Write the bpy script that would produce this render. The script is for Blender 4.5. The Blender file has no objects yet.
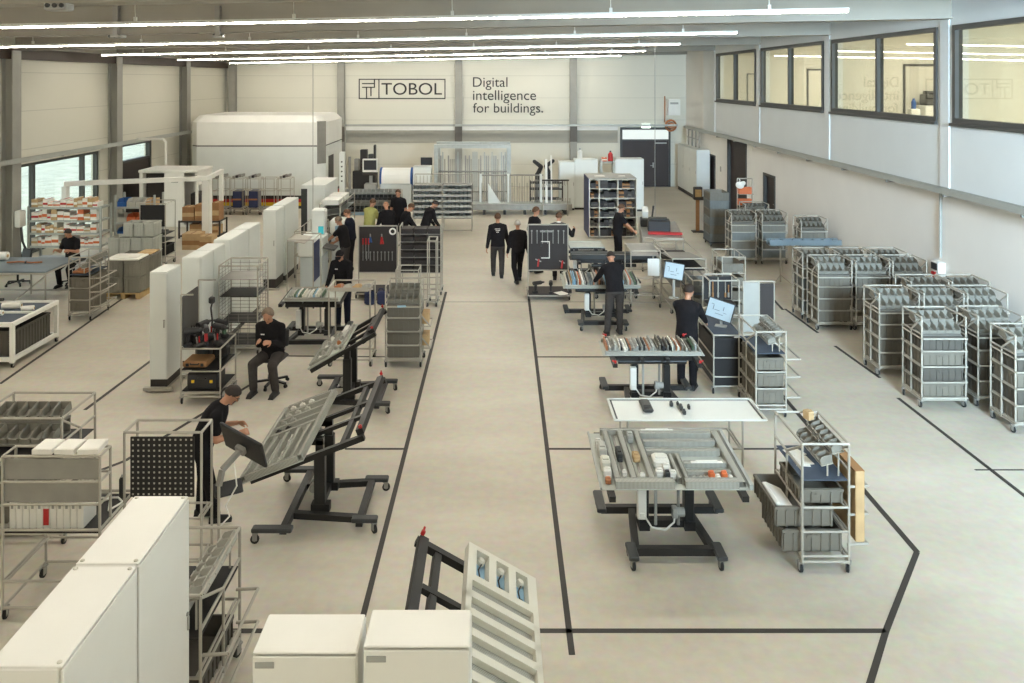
import bpy, bmesh, math, random
from mathutils import Vector, Matrix, Euler
rnd = random.Random(7)
SC = bpy.context.scene
COL = SC.collection
PI = math.pi
R = math.radians
CAM_H, FPX, VX, VY = 5.3, 800.0, 497.0, 80.0

def W(px, py, z=0.0):
    """room point of height z seen at a pixel of the photograph"""
    y = (CAM_H - z) * FPX / (py - VY)
    return Vector(((px - VX) * y / FPX, y, z))

def D(px, py, y):
    """room point at distance y seen at a pixel"""
    return Vector(((px - VX) * y / FPX, y, CAM_H - (py - VY) * y / FPX))

# ---------------------------------------------------------------- materials
def lin(c):
    def f(v):
        v /= 255.0
        return v / 12.92 if v <= .04045 else ((v + .055) / 1.055) ** 2.4
    return (f(c[0]), f(c[1]), f(c[2]), 1)

MATS = {}
def mat(name, col, rough=.5, metal=0.0, var=.06, scale=6.0, bump=0.0, spec=.4):
    if name in MATS: return MATS[name]
    m = bpy.data.materials.new(name); m.use_nodes = True
    nt = m.node_tree; b = nt.nodes['Principled BSDF']
    b.inputs['Roughness'].default_value = rough
    b.inputs['Metallic'].default_value = metal
    b.inputs['Specular IOR Level'].default_value = spec
    c = lin(col)
    if var > 0:
        tc = nt.nodes.new('ShaderNodeTexCoord')
        n = nt.nodes.new('ShaderNodeTexNoise'); n.inputs['Scale'].default_value = scale
        n.inputs['Detail'].default_value = 4
        nt.links.new(tc.outputs['Object'], n.inputs['Vector'])
        r = nt.nodes.new('ShaderNodeValToRGB')
        r.color_ramp.elements[0].position = .3; r.color_ramp.elements[1].position = .7
        r.color_ramp.elements[0].color = tuple(v * (1 - var) for v in c[:3]) + (1,)
        r.color_ramp.elements[1].color = tuple(min(1, v * (1 + var)) for v in c[:3]) + (1,)
        nt.links.new(n.outputs['Fac'], r.inputs['Fac'])
        nt.links.new(r.outputs['Color'], b.inputs['Base Color'])
        if bump > 0:
            bp = nt.nodes.new('ShaderNodeBump'); bp.inputs['Strength'].default_value = bump
            bp.inputs['Distance'].default_value = .01
            nt.links.new(n.outputs['Fac'], bp.inputs['Height'])
            nt.links.new(bp.outputs['Normal'], b.inputs['Normal'])
    else:
        b.inputs['Base Color'].default_value = c
    MATS[name] = m
    return m

def emit(name, col, strength, base=None):
    if name in MATS: return MATS[name]
    m = bpy.data.materials.new(name); m.use_nodes = True
    b = m.node_tree.nodes['Principled BSDF']
    b.inputs['Base Color'].default_value = lin(base or col)
    b.inputs['Emission Color'].default_value = lin(col)
    b.inputs['Emission Strength'].default_value = strength
    b.inputs['Roughness'].default_value = .4
    MATS[name] = m
    return m

def glassmat(name, tint, refl):
    m = bpy.data.materials.new(name); m.use_nodes = True
    nt = m.node_tree; nt.nodes.clear()
    o = nt.nodes.new('ShaderNodeOutputMaterial')
    t = nt.nodes.new('ShaderNodeBsdfTransparent'); t.inputs['Color'].default_value = lin(tint)
    g = nt.nodes.new('ShaderNodeBsdfGlossy'); g.inputs['Roughness'].default_value = .02
    lw = nt.nodes.new('ShaderNodeLayerWeight'); lw.inputs[0].default_value = .5
    p5 = nt.nodes.new('ShaderNodeMath'); p5.operation = 'POWER'; p5.inputs[1].default_value = 5
    f = nt.nodes.new('ShaderNodeMapRange'); f.inputs[3].default_value = refl; f.inputs[4].default_value = .6
    nt.links.new(lw.outputs['Facing'], p5.inputs[0]); nt.links.new(p5.outputs[0], f.inputs[0])
    mx = nt.nodes.new('ShaderNodeMixShader')
    nt.links.new(f.outputs[0], mx.inputs[0]); nt.links.new(t.outputs[0], mx.inputs[1])
    nt.links.new(g.outputs[0], mx.inputs[2]); nt.links.new(mx.outputs[0], o.inputs[0])
    MATS[name] = m
    return m

# colours of things
mat('tube', (170, 165, 153), .38, 0, .05, 3)
mat('tube_dark', (128, 125, 118), .4, 0, .05, 3)
mat('black_metal', (29, 28, 27), .45, 0, .1, 5)
mat('graphite', (54, 56, 56), .45, 0, .1, 5)
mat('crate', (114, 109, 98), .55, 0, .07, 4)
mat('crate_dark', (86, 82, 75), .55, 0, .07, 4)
mat('crate_blue', (110, 113, 110), .55, 0, .07, 4)
mat('crate_pale', (186, 188, 180), .55, 0, .05, 4)
mat('bin', (136, 133, 123), .5, 0, .06, 4)
mat('bin_pale', (182, 181, 172), .5, 0, .06, 4)
mat('white_powder', (238, 237, 230), .42, 0, .02, 2)
mat('white_cool', (224, 227, 222), .42, 0, .02, 2)
mat('cream', (214, 211, 198), .45, 0, .03, 2)
mat('plinth', (48, 44, 42), .5, 0, .1, 4)
mat('galv', (172, 176, 172), .4, .15, .1, 9)
mat('galv_panel', (186, 190, 182), .42, .1, .06, 5)
mat('peg', (46, 40, 38), .6, 0, .08, 5)
mat('peg_black', (30, 28, 28), .6, 0, .08, 5)
mat('mat_blue', (66, 76, 90), .6, 0, .1, 5)
mat('steel', (150, 148, 142), .35, .3, .08, 5)
mat('rubber', (40, 39, 38), .7, 0, .1, 8)
mat('plastic_dark', (46, 45, 46), .5, 0, .1, 6)
mat('plastic_white', (228, 227, 220), .4, 0, .03, 4)
mat('plastic_grey', (160, 160, 154), .45, 0, .05, 4)
mat('cardboard', (190, 160, 118), .8, 0, .1, 6)
mat('cardboard_dark', (152, 112, 74), .8, 0, .1, 6)
mat('orange', (206, 108, 62), .5, 0, .06, 4)
mat('red', (176, 40, 38), .45, 0, .06, 4)
mat('blue', (44, 88, 150), .5, 0, .08, 4)
mat('blue_pale', (140, 176, 200), .5, 0, .08, 4)
mat('navy', (44, 52, 86), .6, 0, .1, 5)
mat('yellow', (214, 176, 40), .5, 0, .06, 4)
mat('green', (84, 112, 88), .5, 0, .06, 4)
mat('wood', (190, 160, 112), .65, 0, .12, 8)
mat('copper', (170, 112, 74), .4, .2, .1, 6)
mat('paper', (236, 234, 226), .7, 0, .02, 4)
mat('skin', (186, 136, 108), .5, 0, .05, 10)
mat('cloth_black', (30, 28, 30), .9, 0, .15, 12, .2, .15)
mat('cloth_navy', (34, 35, 46), .9, 0, .15, 12, .2, .15)
mat('cloth_grey', (66, 62, 60), .9, 0, .12, 12, .2, .15)
mat('pale_cool', (198, 206, 208), .45, 0, .03, 2)
mat('cloth_green', (170, 168, 104), .85, 0, .08, 12, .2, .15)
mat('hair_mid', (120, 104, 88), .7, 0, .15, 30, .3)
mat('hair_dark', (44, 34, 28), .7, 0, .2, 30, .3)
mat('hair_brown', (92, 64, 44), .7, 0, .2, 30, .3)
mat('hair_grey', (176, 168, 156), .7, 0, .15, 30, .3)
mat('shoe', (32, 30, 30), .6, 0, .1, 8)
mat('eye', (30, 26, 24), .3, 0, 0)
mat('lip', (160, 92, 80), .5, 0, 0)
emit('screen_white', (190, 220, 234), .2, (120, 134, 142))
emit('screen_teal', (60, 190, 196), .35, (40, 100, 104))
emit('screen_off', (40, 40, 44), .0)

# duct with fine comb slots
def stripes(name, c1, c2, scale, axis):
    m = bpy.data.materials.new(name); m.use_nodes = True
    nt = m.node_tree; b = nt.nodes['Principled BSDF']; b.inputs['Roughness'].default_value = .5
    tc = nt.nodes.new('ShaderNodeTexCoord')
    w = nt.nodes.new('ShaderNodeTexWave'); w.bands_direction = axis
    w.inputs['Scale'].default_value = scale; w.inputs['Distortion'].default_value = 0
    nt.links.new(tc.outputs['Object'], w.inputs['Vector'])
    r = nt.nodes.new('ShaderNodeValToRGB')
    r.color_ramp.elements[0].position = .35; r.color_ramp.elements[1].position = .5
    r.color_ramp.elements[0].color = lin(c1); r.color_ramp.elements[1].color = lin(c2)
    nt.links.new(w.outputs['Color'], r.inputs['Fac']); nt.links.new(r.outputs['Color'], b.inputs['Base Color'])
    MATS[name] = m
stripes('duct_x', (128, 128, 120), (176, 176, 166), 22, 'X')
stripes('duct_y', (128, 128, 120), (176, 176, 166), 22, 'Y')
stripes('foil_y', (40, 38, 38), (104, 100, 94), 14, 'Z')
mat('top_slate', (112, 124, 130), .3, 0, .1, 3)

# ---------------------------------------------------------------- mesh builder
class MB:
    def __init__(s): s.v, s.f, s.m = [], [], []
    def add(s, vs, fs, mi=0):
        o = len(s.v); s.v += [Vector(v) for v in vs]
        for f in fs: s.f.append([i + o for i in f]); s.m.append(mi)
        return s
    def box(s, c, size, rot=None, mi=0, taper=1.0):
        hx, hy, hz = size[0] / 2, size[1] / 2, size[2] / 2
        vs = []
        for z, t in ((-hz, 1), (hz, taper)):
            for x, y in ((-hx, -hy), (hx, -hy), (hx, hy), (-hx, hy)):
                vs.append(Vector((x * t, y * t, z)))
        if rot is not None:
            M = rot if isinstance(rot, Matrix) else Euler(rot).to_matrix()
            vs = [M @ v for v in vs]
        c = Vector(c)
        return s.add([v + c for v in vs], [(3, 2, 1, 0), (4, 5, 6, 7), (0, 1, 5, 4), (1, 2, 6, 5), (2, 3, 7, 6), (3, 0, 4, 7)], mi)
    def b2(s, a, b, mi=0):
        """box from corner to corner"""
        a, b = Vector(a), Vector(b)
        return s.box((a + b) / 2, [abs(q) for q in (b - a)], None, mi)
    def cbox(s, c, size, ch=.01, rot=None, mi=0):
        """box with chamfered vertical and horizontal edges"""
        hx, hy, hz = size[0] / 2, size[1] / 2, size[2] / 2
        ch = min(ch, hx * .9, hy * .9, hz * .9)
        def ring(x, y, z): return [(-x + ch, -y, z), (x - ch, -y, z), (x, -y + ch, z), (x, y - ch, z), (x - ch, y, z), (-x + ch, y, z), (-x, y - ch, z), (-x, -y + ch, z)]
        rs = [ring(hx - ch, hy - ch, -hz), ring(hx, hy, -hz + ch), ring(hx, hy, hz - ch), ring(hx - ch, hy - ch, hz)]
        vs = [Vector(p) for r in rs for p in r]
        if rot is not None:
            M = rot if isinstance(rot, Matrix) else Euler(rot).to_matrix()
            vs = [M @ v for v in vs]
        c = Vector(c); fs = [tuple(range(7, -1, -1)), tuple(range(24, 32))]
        for k in range(3):
            for i in range(8): fs.append((k * 8 + i, k * 8 + (i + 1) % 8, (k + 1) * 8 + (i + 1) % 8, (k + 1) * 8 + i))
        return s.add([v + c for v in vs], fs, mi)
    def bar(s, p, q, w, h=None, mi=0, up=(0, 0, 1)):
        p, q = Vector(p), Vector(q); d = q - p; L = d.length
        if L < 1e-6: return s
        d /= L; u = Vector(up)
        if abs(d.dot(u)) > .98: u = Vector((0, 1, 0))
        a = d.cross(u).normalized(); b = a.cross(d)
        M = Matrix((a, d, b)).transposed()
        return s.box((p + q) / 2, (w, L, h or w), M, mi)
    def tube(s, p, q, r, n=8, mi=0, r2=None):
        p, q = Vector(p), Vector(q); d = q - p
        if d.length < 1e-6: return s
        d.normalize(); u = Vector((0, 0, 1)) if abs(d.z) < .9 else Vector((1, 0, 0))
        a = d.cross(u).normalized(); b = d.cross(a)
        r2 = r if r2 is None else r2
        vs = [p + (a * math.cos(t) + b * math.sin(t)) * r for t in [2 * PI * i / n for i in range(n)]]
        vs += [q + (a * math.cos(t) + b * math.sin(t)) * r2 for t in [2 * PI * i / n for i in range(n)]]
        fs = [(i, i + n, (i + 1) % n + n, (i + 1) % n) for i in range(n)]
        fs += [tuple(range(n)), tuple(range(2 * n - 1, n - 1, -1))]
        return s.add(vs, fs, mi)
    def path(s, pts, r, n=6, mi=0):
        for a, b in zip(pts[:-1], pts[1:]): s.tube(a, b, r, n, mi)
        for p in pts[1:-1]: s.ball(p, r * 1.02, 6, 4, mi)
        return s
    def ball(s, c, r, n=12, m=8, mi=0, rot=None):
        rr = r if hasattr(r, '__len__') else (r, r, r)
        M = Matrix.Identity(3) if rot is None else (rot if isinstance(rot, Matrix) else Euler(rot).to_matrix())
        c = Vector(c); vs = [c + M @ Vector((0, 0, -rr[2]))]
        for j in range(1, m):
            t = PI * j / m - PI / 2
            for i in range(n):
                a = 2 * PI * i / n
                vs.append(c + M @ Vector((rr[0] * math.cos(t) * math.cos(a), rr[1] * math.cos(t) * math.sin(a), rr[2] * math.sin(t))))
        vs.append(c + M @ Vector((0, 0, rr[2])))
        fs = [(0, 1 + (i + 1) % n, 1 + i) for i in range(n)]
        for j in range(m - 2):
            for i in range(n):
                a = 1 + j * n + i; b = 1 + j * n + (i + 1) % n
                fs.append((a, b, b + n, a + n))
        l = len(vs) - 1
        fs += [(1 + (m - 2) * n + i, 1 + (m - 2) * n + (i + 1) % n, l) for i in range(n)]
        return s.add(vs, fs, mi)
    def capsule(s, p, q, r1, r2=None, n=10):
        """tapered limb piece: closed surface with round ends"""
        r2 = r1 if r2 is None else r2
        p, q = Vector(p), Vector(q); d = q - p; L = d.length
        d = d / L if L > 1e-6 else Vector((0, 0, 1))
        u = Vector((0, 0, 1)) if abs(d.z) < .9 else Vector((1, 0, 0))
        a = d.cross(u).normalized(); b = d.cross(a)
        rings = []
        for t in (-80, -45, -10): rings.append((p + d * r1 * math.sin(R(t)), r1 * math.cos(R(t))))
        for t in (10, 45, 80): rings.append((q + d * r2 * math.sin(R(t)), r2 * math.cos(R(t))))
        vs, fs = [], []
        for c, r in rings: vs += [c + (a * math.cos(2 * PI * i / n) + b * math.sin(2 * PI * i / n)) * r for i in range(n)]
        for k in range(5):
            for i in range(n): fs.append((k * n + i, (k + 1) * n + i, (k + 1) * n + (i + 1) % n, k * n + (i + 1) % n))
        fs += [tuple(range(n)), tuple(range(6 * n - 1, 5 * n - 1, -1))]
        return s.add(vs, fs)
    def loft(s, rings, n=16):
        """closed surface through ellipses (centre, side vector, front vector)"""
        vs, fs = [], []
        for c, a, b in rings: vs += [Vector(c) + Vector(a) * math.cos(2 * PI * i / n) + Vector(b) * math.sin(2 * PI * i / n) for i in range(n)]
        k = len(rings)
        for j in range(k - 1):
            for i in range(n): fs.append((j * n + i, j * n + (i + 1) % n, (j + 1) * n + (i + 1) % n, (j + 1) * n + i))
        fs += [tuple(range(n - 1, -1, -1)), tuple(range((k - 1) * n, k * n))]
        return s.add(vs, fs)
    def prism(s, poly, axis, a, b, mi=0):
        """polygon (2D) pulled along an axis from a to b"""
        n = len(poly)
        def p3(p, t):
            if axis == 'x': return (t, p[0], p[1])
            if axis == 'y': return (p[0], t, p[1])
            return (p[0], p[1], t)
        vs = [p3(p, a) for p in poly] + [p3(p, b) for p in poly]
        fs = [tuple(range(n)), tuple(range(2 * n - 1, n - 1, -1))]
        fs += [(i, i + n, (i + 1) % n + n, (i + 1) % n) for i in range(n)]
        return s.add(vs, fs, mi)
    def lathe(s, prof, n=16, c=(0, 0, 0), mi=0):
        c = Vector(c); vs, fs = [], []
        for r, z in prof: vs += [c + Vector((r * math.cos(2 * PI * i / n), r * math.sin(2 * PI * i / n), z)) for i in range(n)]
        for j in range(len(prof) - 1):
            for i in range(n): fs.append((j * n + i, j * n + (i + 1) % n, (j + 1) * n + (i + 1) % n, (j + 1) * n + i))
        fs += [tuple(range(n - 1, -1, -1)), tuple(range((len(prof) - 1) * n, len(prof) * n))]
        return s.add(vs, fs, mi)
    def xf(s, M):
        s.v = [M @ v for v in s.v]; return s
    def mesh(s, name, mats, smooth=False):
        me = bpy.data.meshes.new(name)
        me.from_pydata([tuple(v) for v in s.v], [], s.f); me.update()
        bm = bmesh.new(); bm.from_mesh(me); bmesh.ops.recalc_face_normals(bm, faces=bm.faces); bm.to_mesh(me); bm.free()
        for m in (mats if isinstance(mats, (list, tuple)) else [mats]): me.materials.append(MATS[m] if isinstance(m, str) else m)
        for p, i in zip(me.polygons, s.m):
            p.material_index = i
            if smooth: p.use_smooth = True
        if smooth == 'auto':
            try: me.set_sharp_from_angle(angle=R(35))
            except Exception: pass
        return me

def link(name, me, parent=None, loc=(0, 0, 0), rot=(0, 0, 0)):
    o = bpy.data.objects.new(name, me); COL.objects.link(o)
    o.location = loc; o.rotation_euler = rot
    if parent: o.parent = parent
    return o

def obj(name, mb, m, parent=None, loc=(0, 0, 0), rot=(0, 0, 0), smooth=False):
    return link(name, mb.mesh(name, m, smooth), parent, loc, rot)

def tag(o, label, cat, group=None):
    o['label'] = label; o['category'] = cat
    if group: o['group'] = group
    return o

def thing(name, label, cat, loc=(0, 0, 0), rz=0.0, group=None):
    o = bpy.data.objects.new(name, None); COL.objects.link(o)
    o.empty_display_size = .1
    o.location = loc; o.rotation_euler = (0, 0, rz)
    return tag(o, label, cat, group)

def struct(name, mb, m, loc=(0, 0, 0), parent=None):
    o = obj(name, mb, m, parent, loc)
    if not parent: o['kind'] = 'structure'
    return o

def dup(root, loc, rz, label=None, group=None):
    r = root.copy(); COL.objects.link(r); r.location = loc; r.rotation_euler = (0, 0, rz)
    if label: r['label'] = label
    if group: r['group'] = group
    for ch in list(root.children):
        c = ch.copy(); COL.objects.link(c); c.parent = r
        for g in list(ch.children):
            d = g.copy(); COL.objects.link(d); d.parent = c
    return r

MC = {}
def cached(key, fn):
    if key not in MC: MC[key] = fn()
    return MC[key]
# ================================================================= the hall
XL, XR, YB, YF = -13.5, 9.4, 39.8, -2.0
def zlamp(x): return 6.355 + x * .0191          # the roof climbs gently to the right
def zbeam(x): return zlamp(x) + .03

def floor_material():
    m = bpy.data.materials.new('concrete_floor'); m.use_nodes = True
    nt = m.node_tree; b = nt.nodes['Principled BSDF']
    tc = nt.nodes.new('ShaderNodeTexCoord')
    mp = nt.nodes.new('ShaderNodeMapping'); mp.inputs['Scale'].default_value = (.35, .9, 1)
    nt.links.new(tc.outputs['Object'], mp.inputs['Vector'])
    n1 = nt.nodes.new('ShaderNodeTexNoise'); n1.inputs['Scale'].default_value = .9; n1.inputs['Detail'].default_value = 6
    n1.inputs['Roughness'].default_value = .6
    nt.links.new(mp.outputs[0], n1.inputs['Vector'])
    n2 = nt.nodes.new('ShaderNodeTexNoise'); n2.inputs['Scale'].default_value = 9; n2.inputs['Detail'].default_value = 5
    nt.links.new(tc.outputs['Object'], n2.inputs['Vector'])
    r = nt.nodes.new('ShaderNodeValToRGB')
    r.color_ramp.elements[0].position = .3; r.color_ramp.elements[1].position = .7
    r.color_ramp.elements[0].color = lin((187, 179, 163)); r.color_ramp.elements[1].color = lin((206, 199, 184))
    nt.links.new(n1.outputs['Fac'], r.inputs['Fac'])
    mx = nt.nodes.new('ShaderNodeMix'); mx.data_type = 'RGBA'; mx.blend_type = 'OVERLAY'; mx.inputs[0].default_value = .18
    nt.links.new(r.outputs[0], mx.inputs[6]); nt.links.new(n2.outputs['Color'], mx.inputs[7])
    nt.links.new(mx.outputs[2], b.inputs['Base Color'])
    rr = nt.nodes.new('ShaderNodeMapRange'); rr.inputs[3].default_value = .3; rr.inputs[4].default_value = .46
    nt.links.new(n1.outputs['Fac'], rr.inputs[0]); nt.links.new(rr.outputs[0], b.inputs['Roughness'])
    b.inputs['Specular IOR Level'].default_value = .4
    MATS['floor'] = m
floor_material()

def panel_material(name, col, step, axis_scale):
    """wall cladding with fine horizontal joints every step metres"""
    m = bpy.data.materials.new(name); m.use_nodes = True
    nt = m.node_tree; b = nt.nodes['Principled BSDF']; b.inputs['Roughness'].default_value = .6
    g = nt.nodes.new('ShaderNodeNewGeometry'); sx = nt.nodes.new('ShaderNodeSeparateXYZ')
    nt.links.new(g.outputs['Position'], sx.inputs[0])
    d = nt.nodes.new('ShaderNodeMath'); d.operation = 'DIVIDE'; d.inputs[1].default_value = step
    nt.links.new(sx.outputs['Z'], d.inputs[0])
    f = nt.nodes.new('ShaderNodeMath'); f.operation = 'FRACT'; nt.links.new(d.outputs[0], f.inputs[0])
    l = nt.nodes.new('ShaderNodeMath'); l.operation = 'LESS_THAN'; l.inputs[1].default_value = .02; nt.links.new(f.outputs[0], l.inputs[0])
    mx = nt.nodes.new('ShaderNodeMix'); mx.data_type = 'RGBA'
    c = lin(col)
    mx.inputs[6].default_value = c; mx.inputs[7].default_value = (c[0] * .78, c[1] * .78, c[2] * .78, 1)
    nt.links.new(l.outputs[0], mx.inputs[0]); nt.links.new(mx.outputs[2], b.inputs['Base Color'])
    MATS[name] = m
panel_material('clad', (214, 211, 197), 1.1, 1)
mat('plaster', (232, 230, 225), .6, 0, .02, 1)
mat('plaster_up', (220, 224, 224), .6, 0, .02, 1)
mat('band_grey', (160, 157, 146), .6, 0, .03, 1)
mat('column', (150, 148, 140), .5, 0, .06, 2)
mat('column_dark', (92, 86, 78), .5, 0, .06, 2)
mat('roof', (128, 121, 110), .7, 0, .05, 1)
mat('beam', (156, 150, 138), .6, 0, .05, 1)
mat('eaves', (70, 58, 50), .6, 0, .08, 2)
mat('frame_dark', (64, 64, 62), .45, 0, .05, 2)
mat('door_dark', (50, 40, 38), .5, 0, .08, 2)
mat('tape', (58, 54, 50), .6, 0, .12, 3)
mat('sill', (120, 112, 102), .5, 0, .05, 2)
mat('tray', (168, 170, 164), .4, .15, .06, 3)
mat('outside', (226, 224, 206), .9, 0, .18, 1.2)
mat('room_wall', (214, 210, 196), .7, 0, .03, 1)
mat('letter', (52, 50, 48), .6, 0, 0)
glassmat('pane', (232, 236, 232), .05)
glassmat('pane_inner', (226, 226, 218), .1)
emit('lamp', (254, 247, 232), 46)
emit('exit_lamp', (226, 246, 230), 1.6)

struct('floor', MB().b2((-14.2, YF, -.2), (9.8, YB + .3, 0)), 'floor')
struct('ground', MB().b2((-60, -30, -.35), (-14.2, 90, -.06)), 'outside')

# left wall with its two window bays and a gate
def wall_x(x0, x1, holes, z1, y0=YF, y1=YB):
    """slab across x with rectangular openings (y0, y1, z0, z1)"""
    mb = MB(); ys = sorted({y0, y1} | {h[0] for h in holes} | {h[1] for h in holes})
    for a, b in zip(ys[:-1], ys[1:]):
        hs = sorted([h for h in holes if h[0] <= a + 1e-6 and h[1] >= b - 1e-6], key=lambda h: h[2])
        z = 0.0
        for h in hs:
            if h[2] > z: mb.b2((x0, a, z), (x1, b, h[2]))
            z = h[3]
        if z < z1: mb.b2((x0, a, z), (x1, b, z1))
    return mb
LW = [(16.4, 21.3, .25, 2.9), (22.5, 27.2, .25, 2.9), (28.75, 31.3, 0, 3.0)]
struct('wall_left', wall_x(XL - .3, XL, LW, 7.2), 'clad')
struct('wall_back', MB().b2((XL - .3, YB, 0), (XR + .4, YB + .3, 7.6)), 'clad')
struct('wall_front', MB().b2((XL - .3, YF - .3, 0), (XR + .4, YF, 7.6)), 'clad')
for n, (a, b, z0, z1) in enumerate(LW[:2]):
    f = MB(); t = .09
    f.b2((XL - .2, a, z0), (XL - .05, b, z0 + t)); f.b2((XL - .2, a, z1 - t), (XL - .05, b, z1))
    for y in ([a + t / 2, a + (b - a) * .2, a + (b - a) * .8, b - t / 2, ]): f.b2((XL - .2, y - t / 2, z0 + t), (XL - .05, y + t / 2, z1 - t))
    w = struct('window_%d' % (n + 1), f, 'frame_dark')
    obj('pane', MB().b2((XL - .13, a + t, z0 + t), (XL - .12, b - t, z1 - t)), 'pane', w)
a, b, z0, z1 = LW[2]
f = MB()
for y in (a + .06, b - .06): f.b2((XL - .2, y - .06, 0), (XL - .02, y + .06, 3.0))
f.b2((XL - .2, a + .12, 2.88), (XL - .02, b - .12, 3.0)); f.b2((XL - .2, a + .12, 2.28), (XL - .02, b - .12, 2.36))
dl = struct('door_1', f, 'frame_dark')
obj('door_leaf', MB().b2((XL - .15, a + .12, .01), (XL - .07, b - .12, 2.28)), 'door_dark', dl)
obj('pane', MB().b2((XL - .12, a + .12, 2.36), (XL - .11, b - .12, 2.88)), 'pane', dl)

# steel columns: H sections along the left and the back wall
def hcol(mb, x, y, ax, z1):
    if ax == 'x':
        mb.b2((x, y - .2, 0), (x + .03, y + .2, z1)); mb.b2((x + .3, y - .2, 0), (x + .33, y + .2, z1)); mb.b2((x + .03, y - .015, 0), (x + .3, y + .015, z1))
    else:
        mb.b2((x - .17, y - .03, 0), (x + .17, y, z1)); mb.b2((x - .17, y - .3, 0), (x + .17, y - .27, z1)); mb.b2((x - .015, y - .27, 0), (x + .015, y - .03, z1))
n = 0
for y in (15.6, 21.95, 27.95, 34.2):
    n += 1; m = MB(); hcol(m, XL, y, 'x', zbeam(XL) - .02); struct('trim_%d' % n, m, 'column')
for x in (-13.1, -7.72, -1.9, 3.78):
    n += 1; m = MB(); hcol(m, x, YB, 'y', zbeam(x) - .02); c = struct('trim_%d' % n, m, 'column')
    if x > -8: obj('column_collar', MB().b2((x - .18, YB - .32, 2.25), (x + .18, YB - .305, 3.0)), 'column_dark', c)
# bands of the back wall
n += 1; struct('trim_%d' % n, MB().b2((-7.5, YB - .04, 2.18), (6.0, YB, 2.80)), 'band_grey')
n += 1; struct('trim_%d' % n, MB().b2((-7.5, YB - .06, 2.80), (6.0, YB, 2.98)), 'plaster')
m = MB(); m.b2((-7.5, YB - .42, 3.02), (8.9, YB - .34, 3.12))
for x in (-6.5, -4.6, -2.7, -.7, 1.3, 3.2, 5.1, 7.0): m.b2((x - .02, YB - .34, 3.04), (x + .02, YB, 3.1))
n += 1; struct('trim_%d' % n, m, 'tray')

# right side: lower wall, upper wall with gallery windows
RD = [(34.4, 35.7, 0, 2.05), (30.1, 32.6, 0, 3.0), (27.0, 28.2, 0, 2.05)]
struct('wall_right', wall_x(XR, XR + .3, RD, 3.02), 'plaster')
RWN = [(28.85, 34.0), (22.85, 28.25), (16.95, 22.3), (10.6, 16.35)]
RW = [(p, q, 4.42, 6.42) for p, q in RWN]
up = MB(); ys = [YF, 10.6, 16.35, 16.95, 22.3, 22.85, 28.25, 28.85, 34.0, 36.2]
up.b2((XR - .06, YF, 3.02), (XR + .24, 36.2, 4.42)); up.b2((XR - .06, YF, 6.42), (XR + .24, 36.2, 7.6))
for a, b in zip(ys[0::2], ys[1::2]): up.b2((XR - .06, a, 4.42), (XR + .24, b, 6.42))
for y in (16.65, 22.58, 28.55, 34.4): up.b2((XR - .09, y - .16, 3.02), (XR - .06, y + .16, 6.55))
struct('wall_right_upper', up, 'plaster_up')
struct('wall_right_end', MB().b2((XR, 36.2, 3.02), (XR + .3, YB, 7.6)), 'plaster')
for k, (a, b) in enumerate(RWN):
    f = MB(); t = .1; x0, x1 = XR - .1, XR + .06
    f.b2((x0, a, 4.42), (x1, b, 4.42 + t)); f.b2((x0, a, 6.42 - t), (x1, b, 6.42))
    mid = (a + b) / 2
    for y in (a + t / 2, mid, b - t / 2): f.b2((x0, y - t / 2, 4.42 + t), (x1, y + t / 2, 6.42 - t))
    f.b2((x0 - .05, a - .03, 4.36), (x0 + .02, b + .03, 4.42))
    w = struct('window_%d' % (k + 3), f, 'frame_dark')
    for p, q in ((a + t, mid - t / 2), (mid + t / 2, b - t)):
        obj('pane', MB().b2((XR - .02, p, 4.42 + t), (XR - .01, q, 6.42 - t)), 'pane_inner', w)
# offices behind the gallery windows
for nm_, a_, b_ in (('wall_office', (13.6, YF, 3.4), (13.8, 36.2, 7.0)), ('wall_office_end', (XR + .24, 35.9, 3.4), (13.6, 36.2, 7.0)), ('floor_office', (XR + .24, YF, 3.3), (13.8, 36.2, 3.4)), ('ceiling_office', (XR + .24, YF, 7.0), (13.8, 36.2, 7.1))): struct(nm_, MB().b2(a_, b_), 'room_wall')
for y in (16.6, 22.55, 28.5): struct('wall_office_partition', MB().b2((XR + .25, y - .08, 3.4), (13.6, y + .08, 7.0)), 'room_wall')
def inner_door(x0, x1, y, z1):
    m = MB(); m.b2((x0, y - .03, 3.4), (x0 + .06, y, z1)); m.b2((x1 - .06, y - .03, 3.4), (x1, y, z1)); m.b2((x0 + .06, y - .03, z1 - .06), (x1 - .06, y, z1)); struct('trim_office_door', m, 'frame_dark')
inner_door(11.2, 12.1, 35.9, 5.6); inner_door(11.0, 11.95, 28.42, 5.7); inner_door(11.4, 12.7, 22.47, 5.75)
cm = thing('office_machine', 'dark office appliance standing on a cabinet behind the third gallery window', 'appliance', (12.15, 22.05, 3.4))
obj('base_cabinet', MB().cbox((0, 0, .6), (1.0, .6, 1.2), .02), 'plastic_white', cm)
obj('appliance_body', MB().cbox((-.22, 0, 1.36), (.38, .4, .3), .02).cbox((.22, 0, 1.34), (.42, .4, .26), .02).b2((-.36, -.1, 1.5), (-.1, .1, 1.6)), 'frame_dark', cm)
ob = thing('water_bottle', 'blue bottle on a stand behind the third gallery window', 'bottle', (11.3, 21.7, 3.4)); obj('bottle_body', MB().lathe([(.06, 1.12), (.06, 1.3), (.03, 1.36), (.03, 1.4)], 14), 'blue', ob); obj('stand', MB().cbox((0, 0, .56), (.25, .25, 1.12), .02), 'plastic_white', ob)
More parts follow.
